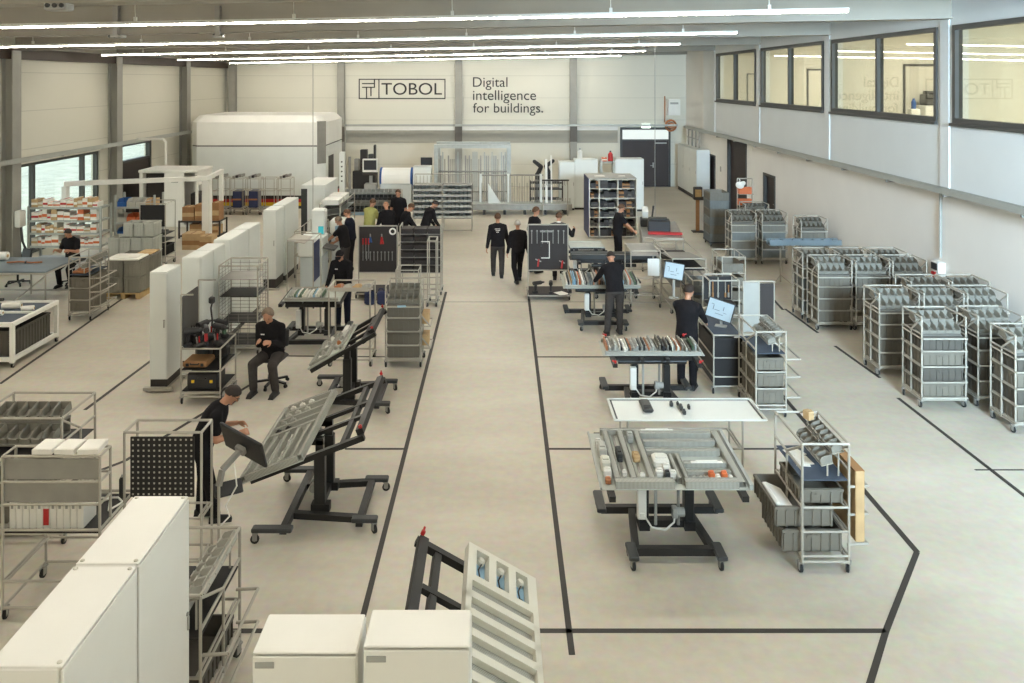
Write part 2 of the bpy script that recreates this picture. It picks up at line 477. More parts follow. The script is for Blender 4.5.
# area lights added to light the office interiors, no luminaire built
for y in (13.5, 19.5, 25.5, 31.5):
    l = bpy.data.lights.new('office_area_light', 'AREA'); l.energy = 170; l.size = 2.0; l.color = (1, .98, .95); l.shape = 'SQUARE'
    o = bpy.data.objects.new('office_area_light', l); COL.objects.link(o); o.location = (11.6, y, 6.95)

# doors on the right wall
for k, (a, b, z0, z1) in enumerate(RD):
    f = MB(); f.b2((XR - .03, a, 0), (XR + .2, a + .08, z1)); f.b2((XR - .03, b - .08, 0), (XR + .2, b, z1)); f.b2((XR - .03, a + .08, z1 - .08), (XR + .2, b - .08, z1))
    d = struct('door_%d' % (k + 2), f, 'frame_dark')
    obj('door_leaf', MB().b2((XR + .1, a + .08, .01), (XR + .16, b - .08, z1 - .08)), 'door_dark', d)
    h = MB(); h.tube((XR + .1, a + .2, 1.05), (XR + .04, a + .2, 1.05), .012); h.tube((XR + .04, a + .2, 1.05), (XR + .04, a + .34, 1.05), .012)
    obj('door_handle', h, 'steel', d)
# black double door in the back wall
p, q = D(620, 187, YB).x, D(670, 187, YB).x
f = MB(); f.b2((p, YB - .14, 0), (p + .1, YB - .02, 2.95)); f.b2((q - .1, YB - .14, 0), (q, YB - .02, 2.95)); f.b2((p + .1, YB - .14, 2.83), (q - .1, YB - .02, 2.95)); f.b2((p + .1, YB - .14, 2.28), (q - .1, YB - .02, 2.36))
d = struct('door_5', f, 'frame_dark')
mid = p + (q - p) * .7
obj('door_leaf', MB().b2((p + .1, YB - .1, .01), (mid - .01, YB - .04, 2.28)), 'door_dark', d)
obj('door_leaf', MB().b2((mid + .01, YB - .1, .01), (q - .1, YB - .04, 2.28)), 'door_dark', d)
obj('transom', MB().b2((p + .1, YB - .1, 2.36), (q - .1, YB - .07, 2.83)), emit('transom_glow', (226, 232, 226), .42, (160, 165, 160)), d)  # daylight behind the transom glass is put in as emission
h = MB(); h.b2((mid - .14, YB - .13, .95), (mid - .08, YB - .1, 1.2)); h.tube((mid - .11, YB - .13, 1.06), (mid - .11, YB - .18, 1.06), .015); h.tube((mid - .11, YB - .18, 1.06), (mid - .26, YB - .18, 1.06), .015)
obj('door_handle', h, 'steel', d)
h = MB().b2((q - .75, YB - .15, 2.14), (q - .2, YB - .1, 2.2)); obj('door_closer', h, 'steel', d)
e = MB(); c = D(646, 126, YB - .2); e.box(c, (.42, .06, .2)); ex = thing('exit_light', 'small lit green-white exit light above the black double door', 'exit light')
obj('light_panel', e, 'exit_lamp', ex); e = MB(); e.box(c + Vector((0, .04, .12)), (.46, .12, .04)); e.b2(c + Vector((-.03, .04, .12)), c + Vector((.03, .2, .16))); obj('housing', e, 'plastic_white', ex)

# ---------------------------------------------------------------- roof, beams
m = MB(); xs = (XL - .3, XR + .4)
vs = []
for x in xs:
    for y in (YF - .3, YB + .3): vs += [(x, y, zbeam(x) + .75), (x, y, zbeam(x) + .95)]
m.add(vs, [(0, 2, 6, 4), (1, 5, 7, 3), (0, 4, 5, 1), (2, 3, 7, 6), (0, 1, 3, 2), (4, 6, 7, 5)])
struct('ceiling', m, 'roof')
def slopebox(mb, x0, x1, y0, y1, dz0, dz1):
    vs = [(x, y, zbeam(x) + dz) for x in (x0, x1) for y in (y0, y1) for dz in (dz0, dz1)]
    return mb.add(vs, [(0, 2, 6, 4), (1, 5, 7, 3), (0, 4, 5, 1), (2, 3, 7, 6), (0, 1, 3, 2), (4, 6, 7, 5)])
for k, y in enumerate((4.3, 10.4, 16.6, 22.58, 28.55, 34.4, 39.5)):
    m = MB(); slopebox(m, XL, XR - .06, y - .16, y + .16, .03, .75); slopebox(m, XL, XR - .06, y - .22, y + .22, 0, .03)
    struct('trim_beam_%d' % (k + 1), m, 'beam')
m = MB()
for x in (-12.2, -9.9, -7.1, -3.6, .1, 3.8, 7.2):
    m.b2((x - .07, YF, zbeam(x) + .6), (x + .07, YB, zbeam(x) + .75))
struct('trim_purlins', m, 'beam')
m = MB().b2((XL, 14, zbeam(XL) - .25), (XL + .22, YB - .05, zbeam(XL) + .05)); struct('trim_eaves', m, 'eaves')

# ---------------------------------------------------------------- strip lamps
first = None
LROWS = [13.2, 19.3, 25.3, 31.3, 37.4]
LNAME = ['nearest of the five long strip lamps under the roof', 'second nearest long strip lamp under the roof', 'middle one of the five long strip lamps under the roof', 'second farthest long strip lamp under the roof', 'farthest long strip lamp in front of the back wall']
x0, x1 = -12.5, 5.8
L = math.hypot(x1 - x0, (x1 - x0) * .0191); an = math.atan(.0191)
hm = MB().box((0, 0, .0), (L, .07, .05)); 
for i in range(7): hm.box((-L / 2 + (i + .5) * L / 7, 0, .06), (.05, .04, .08)).tube((-L / 2 + (i + .5) * L / 7, 0, .06), (-L / 2 + (i + .5) * L / 7, 0, .765), .008, 6)
hm = hm.mesh('lamp_housing', 'plastic_white'); dm = MB().box((0, 0, -.035), (L - .04, .055, .02)).mesh('lamp_diffuser', 'lamp')
def strip_lamp(y, label):
    t = thing('strip_lamp', label, 'lamp', ((x0 + x1) / 2, y, zlamp((x0 + x1) / 2)), 0, 'long strip lamps')
    t.rotation_euler = (0, -an, 0)
    link('lamp_housing', hm, t); link('lamp_diffuser', dm, t)
for y, s in zip(LROWS, LNAME): strip_lamp(y, 'white ' + s)
for y in (7.1, 1.0): strip_lamp(y, 'white strip lamp above the camera, outside the frame')

# small boxes and conduits under the beams at the left
def roofbox(px, py, y, s, label):
    c = D(px, py, y); t = thing('sensor_box', label, 'sensor', c)
    m = MB().cbox((0, 0, 0), s, .02); obj('box_body', m, 'plastic_grey', t)
    m = MB(); m.tube((0, 0, s[2] / 2), (0, 0, zbeam(c.x) + .02 - c.z + .02), .02)
    obj('hanger', m, 'steel', t)
    for i in range(3): obj('socket', MB().tube((-s[0] * .3 + i * s[0] * .3, -s[1] / 2, 0), (-s[0] * .3 + i * s[0] * .3, -s[1] / 2 - .02, 0), .03), 'plastic_dark', t)
roofbox(59, 6, 10.3, (.3, .2, .13), 'grey socket box with three outlets hanging from the beam at upper left')
roofbox(117, 36.5, 16.5, (.32, .2, .07), 'small flat grey sensor box under the second beam, nearer the left wall')
roofbox(219, 35.5, 16.5, (.2, .2, .1), 'small grey sensor box under the second beam below a vertical strap')
roofbox(385, 57.5, 34.0, (.3, .2, .12), 'tiny grey box under the far beam above the framed wall emblem')

# ---------------------------------------------------------------- rails and trays along the walls
def railx(x, y0, y1, z, label, side, reach):
    t = thing('cable_tray', label, 'cable tray')
    m = MB(); m.b2((x - .09, y0, z), (x + .09, y1, z + .02)); m.b2((x - .09, y0, z + .02), (x - .075, y1, z + .11)); m.b2((x + .075, y0, z + .02), (x + .09, y1, z + .11))
    obj('tray_channel', m, 'tray', t)
    bm = MB().b2((-.1, -.02, -.05), (side * reach, .02, 0)).mesh('tray_bracket', 'steel'); y = y0 + .6
    while y < y1: link('tray_bracket', bm, t, (x, y, z)); y += 2.4
    m = MB(); m.tube((x - .03, y0, z + .05), (x - .03, y1, z + .05), .02, 6); m.tube((x + .03, y0, z + .06), (x + .03, y1, z + .06), .025, 6)
    obj('cables', m, 'plastic_grey', t)
railx(XL + .5, 14, 34.0, 3.05, 'grey cable tray running along the left wall above its windows', -1, .49)
railx(XR - .26, 6, 38.8, 2.98, 'long grey cable tray along the right wall under the gallery', 1, .25)
t = thing('conduit', 'white conduit bending from the left wall tray down to the white machine cabin', 'pipe')
a = D(137, 139, 28.6); b = D(163, 139, 28.6); c = D(166, 142, 28.6); e = D(166, 165, 28.6)
obj('pipe', MB().path([a, b, c, e], .045), 'plastic_white', t)
for sx in (115, 217):
    p = D(sx, 36, 16.3); t = thing('beam_strap', 'grey vertical strap on the beam face, ' + ('left one of the two' if sx == 115 else 'right one of the two'), 'strap', p)
    obj('strap_bar', MB().b2((-.05, -.0, .02), (.05, .12, .62)), 'steel', t); obj('strap_foot', MB().b2((-.1, -.02, -.02), (.1, .14, .02)), 'steel', t)
t = thing('wall_conduit', 'thin grey vertical conduit on the right wall ending at a red and black box', 'pipe')
q = D(942, 262, 16.9)
obj('pipe', MB().tube((XR - .03, 16.9, 1.55), (XR - .03, 16.9, 3.0), .03), 'plastic_grey', t)
t = thing('charger_box', 'white wall box with black and red front at the end of the thin conduit', 'wall box', (XR, 16.9, 1.28))
obj('box_body', MB().cbox((-.08, 0, 0), (.16, .3, .4), .02), 'plastic_white', t)
obj('front_panel', MB().cbox((-.17, .0, .09), (.02, .22, .14), .008), 'plastic_dark', t)
obj('red_switch', MB().cbox((-.18, 0, -.08), (.04, .14, .12), .01), 'red', t)

# ---------------------------------------------------------------- floor markings
ln = 0
def tape(x0, y0, x1, y1, w=.06):
    global ln; ln += 1
    d = Vector((x1 - x0, y1 - y0, 0)).normalized(); a = Vector((d.y, -d.x, 0)) * w / 2
    p, q = Vector((x0, y0, 0)), Vector((x1, y1, 0))
    m = MB(); top = [p - a, p + a, q + a, q - a]
    m.add([v + Vector((0, 0, .001)) for v in top] + [v + Vector((0, 0, .004)) for v in top], [(3, 2, 1, 0), (4, 5, 6, 7), (0, 1, 5, 4), (1, 2, 6, 5), (2, 3, 7, 6), (3, 0, 4, 7)])
    struct('trim_line_%d' % ln, m, 'tape')
def tp(a, b, w=.06):
    a, b = W(*a), W(*b); tape(a.x, a.y, b.x, b.y, w)
tp((446, 292), (357, 640)); tp((528, 292), (572, 655))
tp((360, 631), (198, 631)); tp((540, 631), (886, 631)); tp((886, 631), (917, 552), .06); tp((886, 631), (868, 690))
tp((917, 552), (700, 300), .07)
tp((535, 357), (640, 357), .05); tp((548, 449), (800, 449), .05); tp((440, 300), (300, 300), .05)
tp((440, 302), (700, 302), .02)
tp((0, 384), (158, 274)); tp((85, 410), (172, 345)); tp((0, 509), (125, 461)); tp((125, 461), (250, 385)); tp((286, 356), (390, 357), .05)
tp((407, 449), (345, 449), .05)
tp((785, 309), (818, 333)); tp((835, 346), (880, 378)); tp((898, 398), (1040, 508)); tp((975, 470), (1024, 470), .03); tp((760, 285), (783, 310))
# ================================================================= lettering on the back wall
def px2x(px): return (px - VX) * YB / FPX
def px2z(py): return CAM_H - (py - VY) * YB / FPX
def letters(txt, x0, x1, zb, parent, name, thick=.012, bold=0.0, zh=None):
    cu = bpy.data.curves.new(name, 'FONT'); cu.body = txt; cu.size = 1; cu.extrude = thick; cu.offset = bold
    o = bpy.data.objects.new(name, cu); COL.objects.link(o)
    dg = bpy.context.evaluated_depsgraph_get(); me = bpy.data.meshes.new_from_object(o.evaluated_get(dg))
    bpy.data.objects.remove(o)
    xs = [v.co.x for v in me.vertices]; ys = [v.co.y for v in me.vertices]
    s = (x1 - x0) / (max(xs) - min(xs)); sy = s if zh is None else zh / (max(ys) - min(ys))
    lo, ly = min(xs), (min(ys) if zh else 0)
    for v in me.vertices: v.co = Vector((x0 + (v.co.x - lo) * s, YB - .02 - v.co.z, zb + (v.co.y - ly) * sy))
    me.materials.append(MATS['letter']); me.name = name
    return link(name, me, parent)
sg = thing('wall_sign', 'framed black emblem and capital lettering high on the back wall', 'wall sign')
def strokes(segs, w):
    m = MB()
    for (a, b, c, d) in segs:
        m.b2((px2x(min(a, c)) - w / 2, YB - .03, px2z(max(b, d)) - w / 2), (px2x(max(a, c)) + w / 2, YB - .005, px2z(min(b, d)) + w / 2))
    return m
obj('frame', strokes([(359.3, 79.3, 445, 79.3), (359.3, 98.6, 445, 98.6), (359.3, 79.3, 359.3, 98.6), (445, 79.3, 445, 98.6), (379, 79.3, 379, 98.6)], .05), 'letter', sg)
obj('emblem', strokes([(362.6, 83.6, 374.5, 83.6), (374.5, 79.3, 374.5, 87.3), (362.6, 87.3, 374.5, 87.3), (366.6, 87.3, 366.6, 98.6), (371, 87.3, 371, 95.5)], .055), 'letter', sg)
letters('TOBOL', px2x(381.5), px2x(442), px2z(94.8), sg, 'lettering', zh=.59)
sl = thing('wall_slogan', 'three lines of black lettering high on the back wall right of the framed emblem', 'wall lettering')
letters('Digital', px2x(473), px2x(507.5), px2z(86.8), sl, 'text_line')
letters('intelligence', px2x(473), px2x(536), px2z(100), sl, 'text_line')
letters('for buildings.', px2x(473), px2x(543), px2z(112.5), sl, 'text_line')

# ================================================================= camera, light
cam = bpy.data.cameras.new('camera'); co = bpy.data.objects.new('camera', cam); COL.objects.link(co)
co.location = (0, 0, CAM_H); co.rotation_euler = (PI / 2, 0, 0)
cam.sensor_width = 36; cam.lens = FPX / 1024 * 36
cam.shift_x = (512 - VX) / 1024; cam.shift_y = -(341.5 - VY) / 1024
cam.clip_start = .1; cam.clip_end = 300
SC.camera = co
w = bpy.data.worlds.new('World'); SC.world = w; w.use_nodes = True
nt = w.node_tree; bg = nt.nodes['Background']
sky = nt.nodes.new('ShaderNodeTexSky'); sky.sky_type = 'HOSEK_WILKIE'; sky.turbidity = 8; sky.sun_direction = (-.3, -.5, .8)
nt.links.new(sky.outputs[0], bg.inputs[0]); bg.inputs[1].default_value = 6
def area(name, loc, rot, sx, sy, e, col):
    l = bpy.data.lights.new(name, 'AREA'); l.shape = 'RECTANGLE'; l.size = sx; l.size_y = sy; l.energy = e; l.color = col
    o = bpy.data.objects.new(name, l); COL.objects.link(o); o.location = loc; o.rotation_euler = rot
    return o
# daylight: area light added for unseen glazing behind the camera at the right
dl_ = area('daylight_front', (6.6, YF + .3, 5.6), (R(88), 0, R(-14)), 4.5, 2.0, 1250, (.6, .82, 1.0)); dl_.data.spread = R(84)
SC.view_settings.view_transform = 'Standard'; SC.view_settings.look = 'None'
SC.view_settings.gamma = 1; SC.view_settings.use_curve_mapping = False
SC.view_settings.exposure = 0.93
SC.cycles.max_bounces = 8; SC.cycles.diffuse_bounces = 4; SC.cycles.glossy_bounces = 3; SC.cycles.transparent_max_bounces = 8
SC.cycles.sample_clamp_indirect = 4; SC.cycles.caustics_reflective = False; SC.cycles.caustics_refractive = False
# ================================================================= repeated equipment
def xform(x, y, rz, p):
    c, s = math.cos(rz), math.sin(rz)
    return Vector((x + p[0] * c - p[1] * s, y + p[0] * s + p[1] * c, p[2]))

def caster_mesh(r=.045, h=.13):
    def f():
        m = MB()
        m.tube((-.014, .02, r), (.014, .02, r), r, 12, 1)
        m.tube((-.017, .02, r), (.017, .02, r), r * .45, 8, 0)
        m.b2((-.024, -.01, r - .01), (-.018, .045, h - .02), 0); m.b2((.018, -.01, r - .01), (.024, .045, h - .02), 0)
        m.cbox((0, .01, h - .012), (.07, .07, .024), .006, None, 0)
        return m.mesh('caster', ['steel', 'rubber'])
    return cached(('caster', r, h), f)

def crate_mesh(w, d, h, col):
    def f():
        m = MB(); t = .008
        m.b2((-w / 2, -d / 2, 0), (w / 2, d / 2, t))
        for s in (-1, 1):
            m.box((s * (w / 2 - t / 2), 0, h / 2), (t, d, h)); m.box((0, s * (d / 2 - t / 2), h / 2), (w, t, h))
            m.box((s * (w / 2 + .006), 0, h - .02), (.024, d + .03, .03)); m.box((0, s * (d / 2 + .006), h - .02), (w + .03, .024, .03))
            n = max(3, round(w / .1))
            for i in range(n + 1): m.box((-w / 2 + .01 + (w - .02) * i / n, s * (d / 2 + .004), h / 2 - .02), (.014, .02, h - .05))
            n = max(3, round(d / .1))
            for i in range(n + 1): m.box((s * (w / 2 + .004), -d / 2 + .01 + (d - .02) * i / n, h / 2 - .02), (.02, .014, h - .05))
        m.box((0, -d / 2 - .006, h * .68), (.12, .012, .035)); m.box((0, d / 2 + .006, h * .68), (.12, .012, .035))
        return m.mesh('storage_crate', col)
    return cached(('crate', round(w, 3), round(d, 3), round(h, 3), col), f)

def crate(loc, w, d, h, col, label, group=None, rz=0, name='storage_crate'):
    o = link(name, crate_mesh(w, d, h, col), None, loc, (0, 0, rz))
    return tag(o, label, 'crate', group)

def bin_mesh(w, d, h, col):
    def f():
        m = MB(); t = .006
        m.b2((-w / 2, -d / 2, 0), (w / 2, d / 2, t)); m.b2((-w / 2, d / 2 - t, t), (w / 2, d / 2, h))
        m.b2((-w / 2, -d / 2, t), (w / 2, -d / 2 + t, h * .62))
        pr = [(-d / 2, t), (d / 2, t), (d / 2, h), (-d * .2, h), (-d / 2, h * .62)]
        m.prism(pr, 'x', -w / 2, -w / 2 + t); m.prism(pr, 'x', w / 2 - t, w / 2)
        m.b2((-w * .3, -d / 2 - .012, h * .5), (w * .3, -d / 2, h * .62))
        return m.mesh('picking_bin', col)
    return cached(('bin', round(w, 3), round(d, 3), round(h, 3), col), f)

def bins_row(x, y, rz, z, ly, w, n, bd, bh, col, label, group, tilt=R(14), skip=()):
    bw = w / n
    for i in range(n):
        if i in skip: continue
        o = link('picking_bin', bin_mesh(bw - .008, bd, bh, col), None, xform(x, y, rz, (-w / 2 + bw * (i + .5), ly, z)), (tilt, 0, rz))
        tag(o, label, 'bin', group)

def tube_rack(x, y, w, d, h, rz=0, label='', name='tube_rack', levels=(), rails='front', top=True, mid=True, tube='tube', deck=None, diag=True, arms=None, r=.014, cz=.12, backh=None, group=None):
    """pipe-frame trolley; local front is -y"""
    t = thing(name, label, 'trolley', (x, y, 0), rz, group)
    m = MB(); X, Y = w / 2, d / 2; hb = backh or h
    for sx in (-1, 1):
        m.tube((sx * X, -Y, cz), (sx * X, -Y, h), r); m.tube((sx * X, Y, cz), (sx * X, Y, hb), r)
        m.tube((sx * X, -Y, cz + .02), (sx * X, Y, cz + .02), r)
        m.tube((sx * X, -Y, h), (sx * X, Y, hb), r)
        if mid: m.tube((sx * X, Y * .1, cz), (sx * X, Y * .1, h - .28 if diag else h), r)
        if diag:
            m.tube((sx * X, Y, h - .28), (sx * X, -Y, h - .28), r); m.tube((sx * X, -Y, h - .02), (sx * X, Y * .1, h - .28), r)
    m.tube((-X, -Y, cz + .02), (X, -Y, cz + .02), r); m.tube((-X, Y, cz + .02), (X, Y, cz + .02), r)
    if top: m.tube((-X, Y, hb), (X, Y, hb), r); m.tube((-X, -Y, h), (X, -Y, h), r) if top == 'both' else None
    for z in levels:
        for sx in (-1, 1):
            m.tube((sx * (X - .035), -Y, z), (sx * (X - .035), Y, z), r * .9); m.tube((sx * X, -Y, z), (sx * X, Y, z), r * .9)
        m.tube((-X, Y, z), (X, Y, z), r * .9); m.tube((-X, -Y, z), (X, -Y, z), r * .9)
        if rails == 'front': m.tube((-X, -Y - .05, z + .015), (X, -Y - .05, z + .015), r); m.tube((-X, -Y, z), (-X, -Y - .05, z + .015), r); m.tube((X, -Y, z), (X, -Y - .05, z + .015), r)
    obj('frame', m, tube, t)
    for sx in (-1, 1):
        for sy in (-1, 1): link('caster', caster_mesh(), t, (sx * (X - .0), sy * (Y - .03), 0), (0, 0, rnd.uniform(-.6, .6) + (PI if sy > 0 else 0)))
    for k, z in enumerate(deck or ()):
        dk = z if hasattr(z, '__len__') else (z, 'mat_blue')
        obj('shelf', MB().b2((-X + .01, -Y + .01, dk[0]), (X - .01, Y - .01, dk[0] + .012)), dk[1], t)
    if arms:       # sideways carrying arms: (side, list of z, length)
        for z in arms[1]:
            a = MB(); s = arms[0]; L = arms[2]
            a.tube((s * X, -Y * .9, z), (s * (X + L), -Y * .9, z + .01), r); a.tube((s * X, Y * .8, z), (s * (X + L), Y * .8, z + .01), r)
            if len(arms) > 3: a.tube((s * (X + L), -Y * .9, z + .01), (s * (X + L), Y * .8, z + .01), r)
            obj('carrying_arm', a, tube, t)
    return t

def short(nm):
    return nm.split(', ')[0].replace('silver parts ', '').replace('silver ', '').replace(' the ', ' ')

def stock_rack(x, y, which, w=.72, d=.62, h=1.47, rz=0, cols=('crate', 'crate'), n_cr=4, topbins=True, shown=(0, 1, 2, 3), nb=5, bincol='bin'):
    """parts trolley with crates on four levels and two slanted rows of bins on top"""
    zs = [.17, .42, .67, .92][:n_cr]; sn = short(which)
    t = tube_rack(x, y, w, d, h, rz, which, levels=zs + [1.12])
    for k, z in enumerate(zs):
        if k in shown: crate(xform(x, y, rz, (0, 0, z + .013)), w - .08, d - .06, .215, cols[k % len(cols)], 'grey crate on %s level of %s' % (['lowest', 'second lowest', 'third', 'upper'][k], sn), None, rz)
    if topbins:
        gl, gr = 'small grey bin in slanted top rows of ' + sn, 'bins on ' + sn
        obj('bin_tray', MB().box((0, -.1, 1.19), (w - .05, .3, .012), (R(14), 0, 0)).box((0, .07, 1.32), (w - .05, .22, .012), (R(14), 0, 0)), 'tube_dark', t)
        bins_row(x, y, rz, 1.205, -.12, w - .07, nb, .2, .1, bincol, gl, gr)
        bins_row(x, y, rz, 1.335, .08, w - .07, nb, .2, .1, bincol, gl, gr)

def worktable(x, y, rz, label, hz=.9, tilt=0.0, L=1.5, dp=1.15, wbase=1.05, arms=True, name='assembly_table', clamps=True, frame='black_metal', barx=1.1, flip=False, ext=0.0, low=0.0, clampcol='red'):
    """dark height-adjustable assembly table on castors; returns matrix of its tilting top"""
    t = thing(name, label, 'work table', (x, y, 0), rz)
    m = MB(); a, b = wbase / 2, min(.7, L * .46); fy = -1 if flip else 1; yc = .05 if flip else 0
    def Q(p): return (p[0], p[1] * fy + yc, p[2])
    m.b2(Q((-a, -.5, .09)), Q((a, -.42, .17))); m.b2(Q((-b, .34, .1)), Q((b, .42, .18)))
    for s in (-1, 1):
        m.bar(Q((s * (a - .1), -.46, .135)), Q((s * .33, .4, .135)), .08, .07)
        m.b2((s * .26 - .06, -.1, .14), (s * .26 + .06, .12, .24))
    m.b2((-.3, -.06, .16), (.3, .04, .24)); obj('base_frame', m, 'black_metal', t)
    for s in (-1, 1):
        obj('foot', MB().cbox(Q((s * (a - .05), -.52, .155)), (.11, .3, .05), .01), 'graphite', t)
        obj('foot', MB().cbox(Q((s * b, .5, .165)), (.11, .46, .05), .01), 'graphite', t)
        link('caster', caster_mesh(.05, .135), t, Q((s * (a - .05), -.62, 0)), (0, 0, rnd.uniform(-1, 1)))
        link('caster', caster_mesh(.05, .145), t, Q((s * b, .68, 0)), (0, 0, PI + rnd.uniform(-1, 1)))
        c = MB(); c.cbox((s * .26, 0, (.2 + hz - .25) / 2), (.11, .13, hz - .45), .008); c.b2((s * .26 - .04, -.045, hz - .3), (s * .26 + .04, .045, hz - .06))
        obj('column', c, 'black_metal', t)
        obj('cylinder', MB().tube((s * .13, -.07, .2), (s * .13, -.07, hz - .12), .018), 'steel' if s > 0 else 'plastic_grey', t)
    obj('crossbar', MB().tube((-barx / 2, -.16, hz - .15), (barx / 2, -.16, hz - .15), .042, 10).b2((-.3, -.16, hz - .14), (-.22, .04, hz - .08)).b2((.22, -.16, hz - .14), (.3, .04, hz - .08)), 'black_metal', t)
    obj('control_box', MB().cbox((-.3, -.115, .48), (.1, .09, .36), .008).cbox((-.3, -.17, .36), (.05, .02, .05), .005), 'plastic_white', t)
    mo = MB(); mo.tube((.05, -.1, .36), (.19, -.1, .36), .05, 12); mo.cbox((.08, -.1, .36), (.06, .1, .12), .01); obj('motor', mo, 'plastic_grey', t)
    cb = MB(); pts = [Vector((-.27, -.15, .34)), Vector((-.2, -.2, .24)), Vector((-.05, -.22, .22)), Vector((.06, -.17, .28)), Vector((.08, -.12, .33))]
    cb.path(pts, .01); obj('cable', cb, 'plastic_white', t)
    # tilting top
    tm = MB(); hx = L * .44; y0 = -dp / 2 - low - .1; y1 = dp / 2 + ext + .1
    for s in (-1, 1): tm.b2((s * hx - .035, y0, -.06), (s * hx + .035, y1, 0))
    for s in (-1, 1): tm.b2((s * .2 - .03, y0 * .7, -.05), (s * .2 + .03, y1 * .8, -.005))
    tm.b2((-hx, y0 * .5, -.075), (hx, y0 * .5 + .06, -.01)); tm.b2((-hx, y1 * .55, -.075), (hx, y1 * .55 + .06, -.01))
    if ext: tm.b2((-hx * .95, y1 - .08, -.01), (hx * .95, y1, .06))
    tf = obj('tilting_frame', tm, frame, t, (0, 0, hz), (tilt, 0, 0))
    if clamps:
        for s in (-1, 1):
            for e in ((y0, y1) if not ext else (y1,)):
                q = s * hx * (.95 if ext else 1)
                obj('clamp', MB().cbox((q, e * .98, .03 + (.05 if ext else 0)), (.035, .035, .04), .006).tube((q, e * .98, .03 + (.05 if ext else 0)), (q + .05 * s, e * .98, .05 + (.05 if ext else 0)), .01), clampcol, tf)
    return Matrix.Translation((x, y, 0)) @ Matrix.Rotation(rz, 4, 'Z') @ Matrix.Translation((0, 0, hz)) @ Matrix.Rotation(tilt, 4, 'X')

def place(o, M):
    l, r, _ = M.decompose(); o.location = l; o.rotation_euler = r.to_euler()

def duct(parent, p, q, w=.06, h=.06, z=.006):
    """slotted cable duct between two plate points"""
    p, q = Vector((p[0], p[1], 0)), Vector((q[0], q[1], 0)); d = q - p; L = d.length
    ax = abs(d.x) > abs(d.y)
    m = MB()
    if ax:
        m.b2((-L / 2, -w / 2, 0), (L / 2, w / 2, .004)); m.b2((-L / 2, -w / 2, .004), (L / 2, -w / 2 + .005, h)); m.b2((-L / 2, w / 2 - .005, .004), (L / 2, w / 2, h)); m.b2((-L / 2, -w / 2 + .012, h - .008), (L / 2, w / 2 - .012, h - .004))
    else:
        m.b2((-w / 2, -L / 2, 0), (w / 2, L / 2, .004)); m.b2((-w / 2, -L / 2, .004), (-w / 2 + .005, L / 2, h)); m.b2((w / 2 - .005, -L / 2, .004), (w / 2, L / 2, h)); m.b2((-w / 2 + .012, -L / 2, h - .008), (w / 2 - .012, L / 2, h - .004))
    c = (p + q) / 2
    return obj('cable_duct', m, 'duct_x' if ax else 'duct_y', parent, (c.x, c.y, z))

def rail(parent, p, q, w=.035):
    c = ((p[0] + q[0]) / 2, (p[1] + q[1]) / 2, 0)
    if abs(p[0] - q[0]) > abs(p[1] - q[1]):
        L = abs(p[0] - q[0]); m = MB().b2((-L / 2, -w / 2, .006), (L / 2, w / 2, .012)).b2((-L / 2, -w / 4, .012), (L / 2, w / 4, .016))
    else:
        L = abs(p[1] - q[1]); m = MB().b2((-w / 2, -L / 2, .006), (w / 2, L / 2, .012)).b2((-w / 4, -L / 2, .012), (w / 4, L / 2, .016))
    return obj('mounting_rail', m, 'steel', parent, c)

def device(parent, x, y, sx, sy, sz, col, name='contactor', lug=True):
    m = MB().cbox((0, 0, sz / 2), (sx, sy, sz), min(sx, sy) * .12); m.cbox((0, 0, sz + .006), (sx * .7, sy * .45, .014), .003)
    if lug:
        for e in (-1, 1): m.b2((-sx * .35, e * sy * .5 - .008, sz * .2), (sx * .35, e * sy * .5 + .008, sz * .5))
    return obj(name, m, col, parent, (x, y, .012))

def panel(M, w, d, label, name='mounting_panel', col='galv_panel', z=.0, cat='mounting panel', rim=.0):
    o = thing(name, label, cat); place(o, M @ Matrix.Translation((0, 0, z)))
    m = MB().b2((-w / 2, -d / 2, 0), (w / 2, d / 2, .005))
    if rim:
        for s in (-1, 1): m.b2((s * w / 2 - .012, -d / 2, .005), (s * w / 2 + .012, d / 2, rim)); m.b2((-w / 2, s * d / 2 - .012, .005), (w / 2, s * d / 2 + .012, rim))
    obj('plate', m, col, o)
    return o

DEVC = ['bin_pale', 'plastic_white', 'plastic_grey', 'plastic_dark', 'galv', 'green', 'copper', 'graphite', 'cream', 'steel', 'bin', 'crate', 'galv', 'top_slate', 'tube_dark', 'plastic_dark']
def busy_panel(M, w, d, label, seed, cols=DEVC, n=34, h=.09, z=.0, tall=.6):
    """plate packed with narrow strips of terminals and devices"""
    o = panel(M, w, d, label, z=z); r_ = random.Random(seed)
    duct(o, (-w / 2 + .04, d / 2 - .05), (w / 2 - .04, d / 2 - .05), .05, .05)
    duct(o, (-w / 2 + .04, -d / 2 + .05), (w / 2 - .04, -d / 2 + .05), .05, .05)
    x = -w / 2 + .07
    while x < w / 2 - .07 and n > 0:
        sx = r_.uniform(.012, .036); n -= 1
        sy = d * r_.uniform(tall - .15, tall + .1)
        device(o, x + sx / 2, r_.uniform(-.04, .04), sx, sy, h * r_.uniform(.5, 1.1), r_.choice(cols), r_.choice(['terminal_strip', 'contactor', 'circuit_breaker', 'relay']), False)
        x += sx + r_.uniform(.004, .02)
    return o

